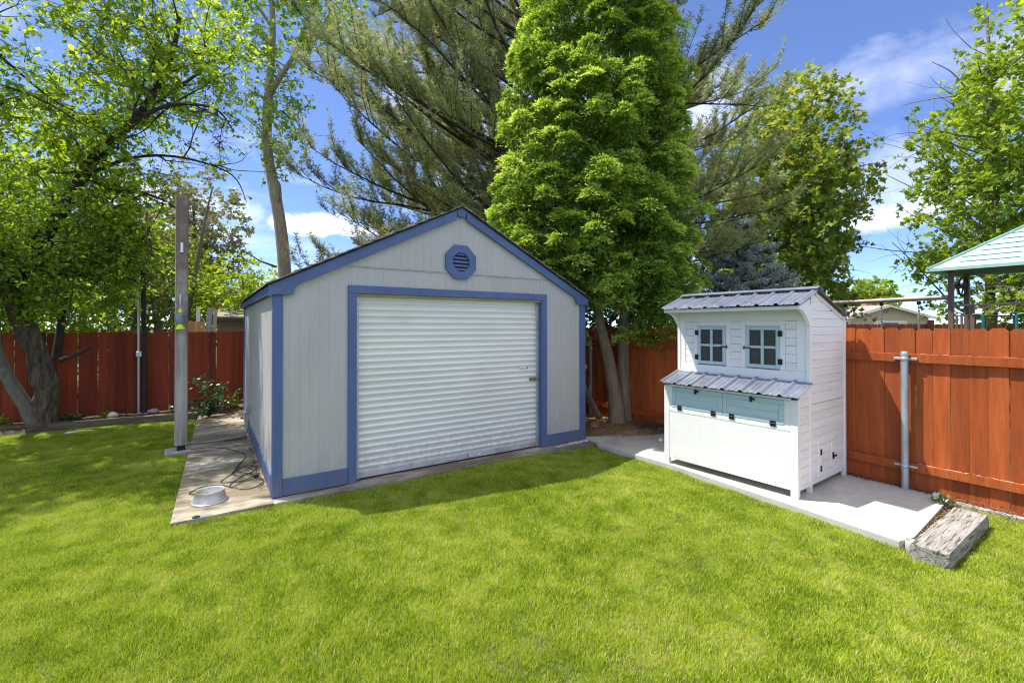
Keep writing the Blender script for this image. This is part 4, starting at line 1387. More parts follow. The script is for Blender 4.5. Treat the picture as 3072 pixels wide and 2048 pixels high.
litter('apron_litter', 260, lambda: (random.uniform(2.4, 4.1), 5.21 + random.gauss(0, .02), .0), 'brown debris along the concrete apron of the shed door', NEEDLES, .006, .025, .004)
litter('pad_litter', 900, lambda: (lambda t: (4.9 + 1.42 * t, 1.262 + .075 * t + random.gauss(0, .022), -.035 + .05 * random.random()))(random.random()), 'brown litter caught between the pad end and the timber block', NEEDLES, .015, .05, .005)
for c, lab in (((3.74, 2.72, -.015), 'dry brown leaf on the lawn in front of the coop'), ((5.62, .62, -.02), 'dry brown leaf on the lawn beyond the timber block')):
    lf = MB()
    for q in range(5):
        a = q * 1.25 + c[0]
        p = Vector(c)
        lf.add([p, p + Vector((math.cos(a - .3) * .03, math.sin(a - .3) * .03, .012)), p + Vector((math.cos(a) * .055, math.sin(a) * .055, .004)), p + Vector((math.cos(a + .3) * .03, math.sin(a + .3) * .03, .014))], [(0, 1, 2, 3)])
    tag(lf.build('dry_leaf', DRYLEAF), lab, 'leaf', 'dry leaves on the lawn')

# ------------------------------------------------------------------ foliage machinery
def unit(a):
    return a / np.maximum(np.linalg.norm(a, axis=-1, keepdims=True), 1e-9)


def leaves(P, D, S, tint, mat, name, width=.42, fold=.12, up=.8, shape='leaf', seed=0):
    """one mesh of small leaves. P base, D direction, S length"""
    r_ = np.random.default_rng(seed)
    n = len(P)
    D = unit(D)
    Z = unit(np.stack([r_.normal(0, .7, n), r_.normal(0, .7, n), r_.normal(up, .5, n)], 1))
    X = unit(np.cross(D, Z)); Z = np.cross(X, D)
    S = S[:, None]
    if shape == 'leaf':
        T = [(0, 0, 0), (-width, .45, fold), (0, 1.0, -.05), (width, .45, fold)]
        Fq = [(0, 3, 2), (0, 2, 1)]
    elif shape == 'maple':
        T = [(0, 0, 0), (-.55, .3, .1), (-.25, .5, .0), (0, 1.0, -.08), (.25, .5, .0), (.55, .3, .1)]
        Fq = [(0, 5, 4), (0, 4, 3), (0, 3, 2), (0, 2, 1)]
    elif shape == 'fan':
        T = [(0, 0, 0), (-.42, .55, .10), (-.30, .78, .0), (0, 1.0, -.10), (.30, .78, .0), (.42, .55, .10)]
        Fq = [(0, 5, 4), (0, 4, 3), (0, 3, 2), (0, 2, 1)]
    elif shape == 'tri':
        T = [(-width, 0, 0), (width, 0, 0), (0, 1.0, -.08)]; Fq = [(0, 1, 2)]
    elif shape == 'spray':
        T = []; Fq = []
        for i, (a, l) in enumerate(((-1.15, .6), (-.6, .85), (0, 1.0), (.6, .85), (1.15, .6))):
            ca, sa = math.cos(a), math.sin(a)
            w = .12
            T += [(-ca * w + sa * .12, sa * w + ca * .12, 0), (ca * w + sa * .12, -sa * w + ca * .12, 0), (sa * l, ca * l, -.10 * l + .06 * (i % 2))]
            Fq.append((3 * i, 3 * i + 1, 3 * i + 2))
    k = len(T)
    V = np.stack([P + S * (t[0] * X + t[1] * D + t[2] * Z) for t in T], 1)
    base = np.arange(n)[:, None] * k
    F = np.concatenate([base + np.array([f]) for f in Fq], 0)
    return np_mesh(name, V.reshape(-1, 3), F, mat, tint=np.concatenate([tint] * len(Fq)))


def wander(p, d, L_, n, wob, grav, r_):
    pts = [Vector(p)]
    d = Vector(d).normalized()
    st = L_ / n
    for i in range(n):
        d = (d + Vector((r_.gauss(0, wob), r_.gauss(0, wob), r_.gauss(0, wob) + grav))).normalized()
        pts.append(pts[-1] + d * st)
    return pts


def plen(pts):
    return sum((pts[i + 1] - pts[i]).length for i in range(len(pts) - 1))


def along(pts, t):
    L_ = plen(pts) * t; acc = 0
    for i in range(len(pts) - 1):
        s = (pts[i + 1] - pts[i]).length
        if acc + s >= L_ or i == len(pts) - 2:
            return pts[i].lerp(pts[i + 1], min(1, (L_ - acc) / max(s, 1e-6))), (pts[i + 1] - pts[i]).normalized()
        acc += s


def deciduous(name, label, base, limbs, lvl2, lvl3, leaf, mats, seed=1, group=None, accept=None, extra=None, trunk_seg=12, trunk_mod=None):
    """limbs: list of (points, r0, r1). lvl2/lvl3: dict(n per metre, len, r, up, tmin). leaf: dict(n, size, shape...)"""
    r_ = random.Random(seed)
    t = thing(name, label, 'tree', base, group=group)
    wood = MB()
    for i, (pts, r0, r1) in enumerate(limbs):
        pts = spline(pts, 5)
        n = len(pts)
        rad = [r0 + (r1 - r0) * (k / (n - 1)) for k in range(n)]
        wood.tube(pts, rad, 10 if r0 > .05 else 6)
        limbs[i] = (pts, r0, r1)
    wood.build('trunk', mats[0], t)
    br = MB(); P = []; D = []
    sec = []
    for pts, r0, r1 in limbs:
        L_ = plen(pts)
        for k in range(max(1, int(L_ * lvl2['n']))):
            tt = r_.uniform(lvl2.get('tmin', .25), 1)
            p, d = along(pts, tt)
            if accept and not accept(p): continue
            o = Vector((r_.gauss(0, 1), r_.gauss(0, 1), r_.gauss(0, .7) + lvl2.get('up', .2))).normalized()
            dd = (d * .5 + o).normalized()
            q = wander(p, dd, lvl2['len'] * r_.uniform(.5, 1.2), 6, .16, lvl2.get('grav', .02), r_)
            rr = min(lvl2['r'], (r0 + (r1 - r0) * tt) * .7)
            br.tube(q, [rr * (1 - .75 * i / 6) for i in range(7)], 4, cap=False)
            sec.append(q)
        sec.append(pts[len(pts) // 2:])
    tw = []
    for q in sec:
        L_ = plen(q)
        for k in range(max(2, int(L_ * lvl3['n']))):
            tt = r_.uniform(.15, 1)
            p, d = along(q, tt)
            o = Vector((r_.gauss(0, 1), r_.gauss(0, 1), r_.gauss(0, .8) + lvl3.get('up', 0))).normalized()
            w = wander(p, (d * .6 + o).normalized(), lvl3['len'] * r_.uniform(.5, 1.2), 4, .2, lvl3.get('grav', -.04), r_)
            if accept and not accept(w[-1]): continue
            br.tube(w[::2], [.006, .004, .002], 3, cap=False)
            tw.append(w)
    for (c, rad, n) in leaf.get('fill', ()):
        c = Vector(c); k = 0; tries = 0
        while k < n and tries < n * 8:
            tries += 1
            u = Vector((r_.gauss(0, 1), r_.gauss(0, 1), r_.gauss(0, 1))).normalized() * (r_.random() ** .38)
            p = c + Vector((u.x * rad[0], u.y * rad[1], u.z * rad[2]))
            if accept and not accept(p): continue
            if mnoise.noise(p * leaf.get('gapf', 1.1) + Vector((seed, 0, 0))) < leaf.get('gap', -.12): continue
            o = (u * .8 + Vector((r_.gauss(0, .6), r_.gauss(0, .6), r_.gauss(-.1, .5)))).normalized()
            w = wander(p, o, lvl3['len'] * r_.uniform(.6, 1.2), 4, .2, lvl3.get('grav', -.04), r_)
            br.tube(w[::2], [.006, .004, .002], 3, cap=False)
            tw.append(w); k += 1
    br.build('branches', mats[1], t)['kind'] = 'stuff'
    bare = leaf.get('bare')
    tints = []
    for w in tw:
        if bare and bare(w[-1], r_): continue
        ct = r_.gauss(.45, .16) if not leaf.get('tintf') else leaf['tintf'](w[-1], r_)
        for k in range(leaf['n']):
            tt = r_.uniform(.1, 1.05)
            i = min(3, int(tt * 4)); f = tt * 4 - i
            p = w[i].lerp(w[i + 1], f)
            d = (w[i + 1] - w[i]).normalized()
            o = Vector((r_.gauss(0, 1), r_.gauss(0, 1), r_.gauss(-.25, .7))).normalized()
            P.append(p + o * .015); D.append(d * .35 + o)
            tints.append(min(1, max(0, ct + r_.gauss(0, .16))))
    P = np.array(P); D = np.array(D)
    inv = np.array(wmat(t).inverted().translation)
    S = leaf['size'] * np.random.default_rng(seed).uniform(.6, 1.25, len(P))
    me = leaves(P + inv, D, S, np.array(tints), mats[2], 'crown', shape=leaf.get('shape', 'leaf'), width=leaf.get('w', .4), seed=seed)
    o = link('crown', me, t)
    o['kind'] = 'stuff'
    if extra: extra(t)
    return t, len(P)

# ------------------------------------------------------------------ gnarled tree on the left
def elm():
    tr = [(-2.40, 11.25, -.02), (-2.38, 11.2, .35), (-2.36, 11.15, .75), (-2.45, 11.08, 1.25), (-2.62, 11.0, 1.85), (-2.78, 10.9, 2.45), (-2.95, 10.8, 3.1)]
    limbs = [
        ([(-2.78, 10.9, 2.45), (-2.5, 10.8, 3.0), (-2.1, 10.6, 3.7), (-1.6, 10.3, 4.7), (-1.0, 10.1, 5.5), (-.6, 9.9, 6.4), (-.45, 9.8, 7.2)], .13, .03),
        ([(-2.95, 10.8, 3.1), (-3.2, 10.4, 4.0), (-3.3, 9.9, 5.2), (-3.0, 9.5, 6.5), (-2.6, 9.2, 7.8)], .15, .04),
        ([(-2.95, 10.8, 3.1), (-3.8, 10.9, 3.9), (-4.8, 10.9, 4.8), (-5.8, 10.7, 5.5)], .13, .03),
        ([(-3.2, 10.4, 4.0), (-2.9, 9.6, 4.4), (-2.6, 8.8, 5.0), (-2.2, 8.2, 5.6)], .09, .02),
        ([(-1.6, 10.3, 4.7), (-1.2, 9.7, 5.0), (-.6, 9.3, 5.4), (.05, 9.2, 5.5), (.35, 9.3, 5.2)], .05, .01),
        ([(-1.7, 10.4, 4.4), (-1.1, 10.4, 4.8), (-.4, 10.3, 4.9), (.35, 10.2, 4.7), (.6, 10.2, 4.2)], .035, .006),
        ([(-2.0, 10.5, 3.9), (-1.4, 10.2, 4.1), (-.8, 10.0, 4.05), (-.35, 9.9, 3.75), (-.1, 9.8, 3.35)], .035, .005),
        ([(-1.0, 10.1, 5.5), (-.6, 10.6, 6.2), (-.1, 11.0, 7.0), (.2, 11.3, 7.8)], .05, .012),
        ([(-3.3, 9.9, 5.2), (-4.0, 9.6, 6.2), (-4.6, 9.3, 7.2)], .07, .02),
        ([(-2.5, 10.8, 3.0), (-2.0, 11.3, 3.4), (-1.3, 11.6, 3.5), (-.8, 11.7, 3.3)], .06, .012),
        ([(-2.78, 10.9, 2.45), (-2.5, 10.5, 2.75), (-2.0, 10.2, 2.75), (-1.5, 10.1, 2.5)], .05, .01),
        ([(-2.95, 10.8, 3.1), (-3.4, 10.2, 3.2), (-3.7, 9.6, 2.9), (-3.8, 9.2, 2.5)], .06, .012),
        ([(-3.0, 9.5, 6.5), (-2.2, 9.4, 7.2), (-1.4, 9.4, 7.8)], .05, .012),
        ([(-3.8, 10.9, 3.9), (-4.2, 10.3, 3.6), (-4.4, 9.8, 3.0)], .05, .012),
    ]
    def ok(p):
        if p.z < 2.0 + .25 * mnoise.noise(Vector((p.x * 1.5, p.y, 3))): return False
        if p.x > -1.45 and p.z < 2.25 + (p.x + 1.45) * .5: return False
        if p.x > -.75 and p.z < 3.7 + (p.x + .75) * 1.3: return False
        if p.x > .75: return False
        return True
    def bare(p, r_):
        return (p.x > -1.0 and p.z < 5.2 and r_.random() < .75) or (p.x > -.4 and p.z < 5.9 and r_.random() < .6)
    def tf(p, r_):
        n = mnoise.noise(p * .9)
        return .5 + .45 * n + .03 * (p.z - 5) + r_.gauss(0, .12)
    t, n = deciduous('gnarled_tree', 'gnarled old leaning tree with a broad leafy crown beside the back fence', (-2.4, 11.2, 0), limbs,
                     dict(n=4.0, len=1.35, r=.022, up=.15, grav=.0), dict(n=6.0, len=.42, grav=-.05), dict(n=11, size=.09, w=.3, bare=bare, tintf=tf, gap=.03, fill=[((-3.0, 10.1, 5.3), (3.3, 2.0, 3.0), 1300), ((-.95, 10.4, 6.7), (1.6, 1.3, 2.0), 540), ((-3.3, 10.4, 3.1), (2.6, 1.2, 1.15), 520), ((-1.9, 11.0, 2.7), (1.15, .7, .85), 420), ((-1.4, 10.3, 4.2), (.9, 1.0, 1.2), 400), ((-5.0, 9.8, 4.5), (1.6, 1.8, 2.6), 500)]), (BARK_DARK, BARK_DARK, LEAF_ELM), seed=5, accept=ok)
    # massive ridged stem
    def ridge(p, a, t_):
        q = 1 + .12 * math.sin(a * 5 + t_ * 3) * (1 - t_ * .5) + .20 * mnoise.noise(p * 4.0) + .22 * mnoise.noise(Vector((p.x * 13, p.y * 13, p.z * 3.5))) + .07 * mnoise.noise(Vector((p.x * 30, p.y * 30, p.z * 9)))
        b1 = math.exp(-((p - Vector((-2.15, 11.0, .72))).length / .17) ** 2)
        b2 = math.exp(-((p - Vector((-2.58, 11.0, .85))).length / .15) ** 2)
        return q + .5 * b1 + .45 * b2 + .75 * math.exp(-t_ * 16)
    pts = spline(tr, 16)
    n_ = len(pts)
    st = MB(); st.tube(pts, [.165 - .05 * (i / (n_ - 1)) for i in range(n_)], 56, mod=ridge)
    st.build('main_stem', BARK_OLD, t)
    p2 = spline([(-2.52, 11.22, -.02), (-2.6, 11.15, .35), (-2.78, 11.05, .85), (-2.92, 10.95, 1.35), (-2.95, 10.85, 1.9), (-3.1, 10.7, 2.5), (-3.3, 10.5, 3.2)], 6)
    st = MB(); st.tube(p2, [.105 - .04 * (i / (len(p2) - 1)) for i in range(len(p2))], 14, mod=lambda p, a, t_: 1 + .12 * mnoise.noise(p * 6))
    st.tube([(-2.86, 11.0, .98), (-2.95, 10.95, 1.1), (-3.0, 10.92, 1.13)], [.04, .03, .025], 8)
    st.build('second_stem', BARK_GREY, t)
    st = MB(); st.tube([(-2.2, 11.05, 1.18), (-2.0, 11.0, 1.27), (-1.75, 10.95, 1.42)], [.042, .035, .022], 8)
    st.tube([(-2.28, 11.3, 1.2), (-2.25, 11.4, 1.7), (-2.2, 11.4, 2.4)], [.07, .06, .05], 8)
    st.build('snag_branch', BARK_DARK, t)
    return n
N_LEAVES = [elm()]

# ------------------------------------------------------------------ bare poplar trunk and its high foliage
def poplar():
    limbs = [([(1.98, 15.5, -.1), (1.98, 15.52, 2.0), (1.93, 15.55, 3.6), (1.82, 15.61, 4.9), (1.66, 15.70, 6.0)], .215, .17),
             ([(1.66, 15.70, 6.0), (1.48, 15.83, 7.2), (1.47, 15.82, 8.4), (1.54, 15.77, 9.4)], .165, .125),
             ([(1.54, 15.77, 9.4), (1.6, 15.7, 11.0), (1.5, 15.7, 13.0), (1.4, 15.7, 15.0)], .11, .05),
             ([(1.5, 15.8, 8.9), (1.8, 15.6, 9.5), (2.2, 15.3, 10.3), (2.7, 15.0, 12.0)], .10, .04),
             ([(1.6, 15.7, 11.0), (1.0, 16.0, 12.0), (.4, 16.3, 13.0)], .06, .02),
             ([(2.2, 15.3, 10.3), (2.9, 15.2, 11.2), (3.5, 15.0, 12.6)], .05, .015),
             ([(1.47, 15.82, 8.4), (1.9, 15.6, 8.4), (2.3, 15.3, 8.0), (2.5, 15.2, 7.2)], .03, .008)]
    def ok(p):
        return p.z > 6.2 and (p.z > 9.0 or (p.x > .9 and p.x < 2.7))
    t, n = deciduous('poplar_tree', 'tall poplar with a long bare pale trunk and high leaves left of the shed roof', (1.98, 15.5, 0), limbs,
                     dict(n=2.6, len=1.5, r=.02, grav=-.02, tmin=.15), dict(n=5, len=.55, grav=-.08), dict(n=8, size=.12, w=.38, gap=-.3, fill=[((2.9, 15.0, 11.6), (1.3, 1.0, 1.3), 260), ((1.75, 15.5, 8.1), (.85, .6, 1.7), 130), ((.9, 16.0, 11.2), (1.1, 1.0, 1.3), 200)]), (BARK_POPLAR, BARK_GREY, LEAF_POP), seed=8, accept=ok)
    s = MB(); s.blob((1.72, 15.58, 5.86), (.135, .13, .42), 12, 12, .25, 2.5, 2.0)
    s.build('branch_scar', BARK_POPLAR, t)
    s = MB(); s.tube([(1.72, 15.65, 3.62), (1.3, 15.95, 3.8), (.98, 16.15, 4.05)], [.035, .025, .012], 6)
    s.build('snag_branch', BARK_DARK, t)
    return n
N_LEAVES.append(poplar())

# ------------------------------------------------------------------ conifers
def needle_mesh(shoots, per, nl, nw, mat, name, seed, inv, tintf):
    """shoots: list of (p0, p1) ; needles radiate forward round each shoot"""
    r_ = np.random.default_rng(seed)
    A = np.array([s[0] for s in shoots]); B = np.array([s[1] for s in shoots])
    n = len(A)
    d = unit(B - A)
    t = r_.uniform(0, 1.05, (n, per))
    base = A[:, None] + (B - A)[:, None] * t[..., None]
    rnd = unit(r_.normal(0, 1, (n, per, 3)))
    perp = unit(rnd - (rnd * d[:, None]).sum(-1, keepdims=True) * d[:, None])
    nd = unit(perp * .95 + d[:, None] * r_.uniform(.15, .75, (n, per, 1)))
    L_ = nl * r_.uniform(.65, 1.15, (n, per, 1))
    side = unit(np.cross(nd, r_.normal(0, 1, (n, per, 3))))
    v0 = base - side * nw; v1 = base + side * nw; v2 = base + nd * L_
    V = np.stack([v0, v1, v2], 2).reshape(-1, 3) + inv
    F = np.arange(len(V)).reshape(-1, 3)
    tn = np.array([tintf(s) for s in shoots])[:, None] + r_.normal(0, .15, (n, per))
    return np_mesh(name, V, F, mat, tint=np.clip(tn, 0, 1).ravel())


def pine(name, label, base, H, z0, z1, rad, whorl, nbr, per, nl, nw, mats, seed, rise=.45, lean=(0, 0), cones=True, sub=.42, group=None, skip=None, shoot=.26, dense=1, zs=99, lowm=1.0):
    r_ = random.Random(seed)
    t = thing(name, label, 'tree', base, group=group)
    b = Vector(base)
    top = b + Vector((lean[0], lean[1], H))
    w = MB(); pts = [b.lerp(top, k / 8) + Vector((r_.gauss(0, .04), r_.gauss(0, .04), 0)) for k in range(9)]
    w.tube(pts, [.26 * (1 - .8 * k / 8) for k in range(9)], 10)
    w.build('trunk', mats[0], t)
    br = MB(); shoots = []
    z = z0
    while z < z1:
        f = (z - z0) / (z1 - z0)
        L0 = rad(f)
        ph0 = r_.uniform(0, 2 * PI)
        for k in range(nbr):
            ph = ph0 + k * 2 * PI / nbr + r_.gauss(0, .25)
            L_ = L0 * r_.uniform(.72, 1.12)
            p = b.lerp(top, z / H)
            d = Vector((math.cos(ph), math.sin(ph), rise * r_.uniform(.5, 1.3) * (min(1, .35 + 2.2 * f) if cones else 1) - .15 + .5 * f))
            q = wander(p, d, L_, 10, .05 if not cones else .085, .028 if not cones else .02, r_)
            if skip and skip(q[-1]): continue
            br.tube(q, [.042 * (1 - .88 * i / 10) * (L_ / 5 + .3) for i in range(11)], 5, cap=False)
            for i in range(3, 11):
                m = (3 if i > 5 else 2) + dense - 1
                for s in range(m):
                    side = Vector((-math.sin(ph), math.cos(ph), 0)) * r_.choice((-1, 1))
                    dd = ((q[i] - q[i - 1]).normalized() * .8 + side * r_.uniform(.3, 1.0) + Vector((0, 0, r_.uniform(-.1, .7)))).normalized()
                    l2 = min(1.7, sub * L_ * r_.uniform(.22, .6) * (1.15 - .06 * i))
                    e = wander(q[i - 1].lerp(q[i], r_.random()), dd, l2, 5, .12, .11 if cones else .07, r_)
                    br.tube(e, [.014, .012, .010, .008, .007, .005], 3, cap=False)
                    acc = 0
                    for j in range(1, 6):
                        for c in range(2):
                            o = Vector((r_.gauss(0, 1), r_.gauss(0, 1), r_.gauss(.5, .6))).normalized()
                            sd_ = ((e[j] - e[j - 1]).normalized() * .9 + o * (.75 if c else .25) + Vector((0, 0, .6 if cones else .25))).normalized()
                            s0 = e[j - 1].lerp(e[j], r_.random())
                            shoots.append((tuple(s0), tuple(s0 + sd_ * shoot * r_.uniform(.6, 1.2))))
            shoots.append((tuple(q[-2]), tuple(q[-1] + (q[-1] - q[-2]).normalized() * .15)))
        z += whorl * r_.uniform(.75, 1.2) * (lowm if z < 6.6 else 1 if z < zs else 2.6)
    br.build('branches', mats[1], t)['kind'] = 'stuff'
    inv = np.array(wmat(t).inverted().translation)
    tf = lambda s: .45 + .35 * mnoise.noise(Vector(s[0]) * .8)
    o = link('crown', needle_mesh(shoots, per, nl, nw, mats[2], 'crown', seed, inv, tf), t); o['kind'] = 'stuff'
    if cones:
        cm = MB()
        for s in r_.sample(shoots, min(900, len(shoots) // 8)):
            p = Vector(s[1]); d = (Vector(s[1]) - Vector(s[0])).normalized()
            cm.tube([p - d * .02, p + d * .03, p + d * .075], [.016, .018, .004], 4, cap=False)
        cm.build('buds', M('pine_bud', (.27, .115, .035), .8, .3), t)['kind'] = 'stuff'
    return len(shoots)

n1 = pine('pine_tree', 'huge olive green pine with long upswept branches towering behind the shed', (8.1, 10.2, 0), 18, 2.9, 16.5,
          lambda f: (7.3 * (1 - f) ** .5 + .4) if f > .1 else 6.3, .34, 8, 18, .145, .0105, (BARK_PINE, BARK_DARK, NEEDLE), 21, rise=.42, dense=1, zs=10.2, sub=.52, lowm=.6, shoot=.36,
          skip=lambda p: (p.z > 10.3 and 12.3 < p.x + (p.z - 2.4) / 3 < 18 and 0 < p.y - 1.1 * (p.z - 2.4) / 3 < 8) or p.x * .556 + p.y * .831 < 9.6 or not -.50 < (p.x * .831 - p.y * .556) / (p.x * .556 + p.y * .831) < .63)  # also drops unseen high boughs so sunlight reaches the play tower
n2 = 0
n3 = pine('spruce_tree', 'silvery blue spruce with drooping boughs behind the coop roof', (13.7, 7.8, 0), 5.3, .5, 5.0, lambda f: 2.6 * (1 - f) ** .8 + .15, .40, 8, 6, .065, .013,
          (BARK_PINE, BARK_DARK, SPRUCE), 41, rise=-.2, cones=False, shoot=.2, sub=.5)
print('shoots', n1, n2, n3)


def cedar():
    r_ = random.Random(77)
    base = (6.15, 5.72, 0)
    t = thing('cedar_tree', 'dense bright green cedar with twin trunks between shed and coop', 'tree', base)
    for pts, r0, r1 in (([(6.05, 5.65, -.02), (6.02, 5.68, .5), (5.86, 5.72, 1.3), (5.66, 5.75, 2.1), (5.55, 5.75, 3.5), (5.5, 5.8, 5.0)], .15, .05),
                        ([(6.28, 5.72, -.02), (6.30, 5.75, .6), (6.31, 5.75, 1.4), (6.32, 5.75, 2.2), (6.35, 5.8, 4.0), (6.4, 5.8, 6.5)], .15, .05)):
        sp_ = spline(pts, 7); n = len(sp_)
        w = MB(); w.tube(sp_, [(r0 + (r1 - r0) * (k / (n - 1)) ** .8) * (1 + .25 * math.exp(-k / 3)) for k in range(n)], 14, mod=lambda p, a, q: 1 + .09 * mnoise.noise(Vector((p.x * 8, p.y * 8, p.z * 1.6))) + .05 * math.sin(a * 6 + p.z))
        w.build('trunk', BARK_CEDAR, t)
    # plumes: (x, y, ztop, zbot, radius) in world; each is an upright lobe hung with clumps
    RIGHT = Vector((.831, -.556, 0)); FWD = Vector((.556, .831, 0))
    C0 = Vector((6.2, 5.8, 0))
    plumes = []
    spec = [(-1.75, -.1, 5.6, 2.5, .45), (-1.45, -.5, 6.6, 2.3, .52), (-1.15, .3, 9.0, 2.5, .65), (-.85, -.6, 7.6, 2.3, .58), (-.45, -.9, 6.2, 2.25, .55), (-.45, -.3, 10.5, 2.8, .75),
            (.1, -.8, 8.6, 2.3, .6), (.45, -.45, 10.8, 2.5, .75), (.75, -.75, 7.4, 2.0, .58), (.95, .1, 10.2, 2.5, .7), (1.2, -.4, 6.6, 1.75, .52), (1.4, -.1, 5.4, 1.7, .46), (1.3, .45, 8.2, 2.2, .6),
            (.2, .7, 10, 2.5, .7), (-.8, .7, 9.4, 2.5, .7), (.95, -.8, 4.6, 1.6, .46), (-1.1, -.8, 4.6, 2.05, .46), (-.15, -1.05, 4.4, 2.35, .46), (.45, -1.05, 5.4, 2.2, .46), (-1.5, .2, 7.2, 2.4, .55),
            (1.5, -.3, 3.5, 1.55, .34), (-.85, -1.0, 3.2, 1.75, .33), (-1.6, -.4, 4.2, 2.2, .40)]
    P = []; D = []; T = []; S = []
    for (u, f, zt, zb, rad) in spec:
        c = C0 + RIGHT * (u * .86 - .34) + FWD * f
        rad *= .86
        zb -= .17
        L_ = zt - zb
        ncl = int(L_ * rad * 23) + 4
        for k in range(ncl):
            h = (k + r_.random()) / ncl
            prof = min(1.1, (min(1, (h + .10) * 3.2) ** .6) * (1 - h) ** .55 * 1.5)
            ph = k * 2.399 + r_.uniform(-.5, .5)
            rr = rad * prof * r_.uniform(.62, 1.26)
            cc = c + Vector((math.cos(ph) * rr, math.sin(ph) * rr, zb + h * L_))
            if cc.z > 9.2 and r_.random() < .6: continue
            if mnoise.noise(cc * 1.15 + Vector((3, 1, 7))) < -.20: continue
            cs = r_.uniform(.15, .28)
            outw = Vector((math.cos(ph), math.sin(ph), .0))
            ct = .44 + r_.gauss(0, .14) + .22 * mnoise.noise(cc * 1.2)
            old = r_.random() < .06
            # each clump is a dome of overlapping flat fans, open underneath
            for b_ in range(int(6 + cs * 22)):
                dv = (Vector((r_.gauss(0, .7), r_.gauss(0, .7), r_.gauss(.35, .5))) + outw * .85).normalized()
                if dv.z < -.15: dv.z *= -.5; dv.normalize()
                bl = cs * r_.uniform(.8, 1.15)
                bt = r_.gauss(0, .12)
                side = dv.cross(Vector((0, 0, 1)))
                side = side.normalized() if side.length > .1 else Vector((1, 0, 0))
                q0 = cc + dv * bl * .45
                for s in range(42):
                    f_ = ((s + r_.random()) / 42) ** .7
                    w_ = r_.gauss(0, .055) * (.5 + f_)
                    q = q0 + dv * bl * .55 * f_ + side * w_ + Vector((0, 0, -.07 * f_ * f_ - 2.2 * w_ * w_ + r_.gauss(0, .010)))
                    gd = (dv * .8 + side * (w_ * 9 + r_.gauss(0, .45)) + Vector((0, 0, -.3 * f_ + r_.gauss(0, .25)))).normalized()
                    P.append(q); D.append(gd); S.append(r_.uniform(.028, .058))
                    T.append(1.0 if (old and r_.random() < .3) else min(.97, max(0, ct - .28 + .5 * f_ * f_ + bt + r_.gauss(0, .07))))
            for s in range(60):   # old growth inside, behind the clumps, tinted darker for the shade of the gaps
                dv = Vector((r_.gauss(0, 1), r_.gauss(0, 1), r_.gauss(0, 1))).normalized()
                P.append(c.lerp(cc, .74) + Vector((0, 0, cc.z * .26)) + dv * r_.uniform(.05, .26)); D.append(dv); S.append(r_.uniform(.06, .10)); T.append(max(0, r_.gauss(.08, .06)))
    inv = np.array(wmat(t).inverted().translation)
    P = np.array([tuple(p) for p in P]); D = np.array([tuple(p) for p in D]); S = np.array(S); T = np.array(T)
    ok = ~((P[:, 0] < 5.08) & (P[:, 1] > 4.9) & (P[:, 2] < RZ - .5 * np.abs(P[:, 0] - RX) + .12)) & ~((P[:, 0] < 4.98) & (P[:, 1] > 4.6) & (P[:, 2] < 2.3))
    P, D, S, T = P[ok], D[ok], S[ok], T[ok]
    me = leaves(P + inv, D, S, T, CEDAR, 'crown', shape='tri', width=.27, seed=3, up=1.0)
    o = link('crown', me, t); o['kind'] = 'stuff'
    return len(P)
N_LEAVES.append(cedar())


def bearing(p):
    return (p.x * .831 - p.y * .556) / max(.1, p.x * .556 + p.y * .831)


def maple(name, label, base, H, z0, R_, n1_, leafn, mat, seed, size=.15, rise=.9, wood=(BARK_GREY, BARK_GREY), tintc=.45, accept=None, group=None, lv2=2.2, lv3=5.5, spread=1.0, extra=None, flat=1.0, shape='maple', fill=500, gap=-.1):
    r_ = random.Random(seed)
    b = Vector(base)
    limbs = [([tuple(b + Vector((0, 0, -.1))), tuple(b + Vector((.1, .05, z0 * .6))), tuple(b + Vector((.05, .1, z0))), tuple(b + Vector((.1, 0, H * .55))), tuple(b + Vector((0, .1, H * .9)))], .03 * H * .55 + .05, .03)]
    for k in range(n1_):
        ph = k * 2.399 + r_.gauss(0, .3)
        zz = z0 + (H * .72 - z0) * (k / n1_)
        L_ = R_ * (1 - .45 * (k / n1_)) * r_.uniform(.8, 1.1)
        d = Vector((math.cos(ph), math.sin(ph), rise * r_.uniform(.6, 1.2)))
        q = wander(b + Vector((0, 0, zz)), d, L_, 4, .12, -.02, r_)
        limbs.append(([tuple(p) for p in q], .045, .012))
    tf = lambda p, r2: tintc + .35 * mnoise.noise(p * .7) + .02 * (p.z - H * .5) + r2.gauss(0, .1)
    return deciduous(name, label, base, limbs, dict(n=lv2, len=R_ * .42, r=.02, up=.15, grav=.0), dict(n=lv3, len=.6, grav=-.05),
                     dict(n=leafn, size=size, shape=shape, tintf=tf, gap=gap, gapf=1.6 / max(1, R_ * .3), fill=[(tuple(b + Vector((0, 0, z0 + (H - z0) * .52))), (R_ * .92, R_ * .92, (H - z0) * .56), fill)]), (wood[0], wood[1], mat), seed=seed, accept=accept, group=group, extra=extra)[1]

N_LEAVES.append(maple('maple_tree', 'broad maple tinged with yellow and brown standing right of the pine', (19.5, 8.7, 0), 10.8, 1.4, 3.7, 20, 8, LEAF_MAPLE, 51, size=.19, fill=2500,
      accept=lambda p: bearing(p) < .765 + .045 * mnoise.noise(Vector((p.z * .9, 0, 4))) + .03 * math.sin(p.z * 1.1)))


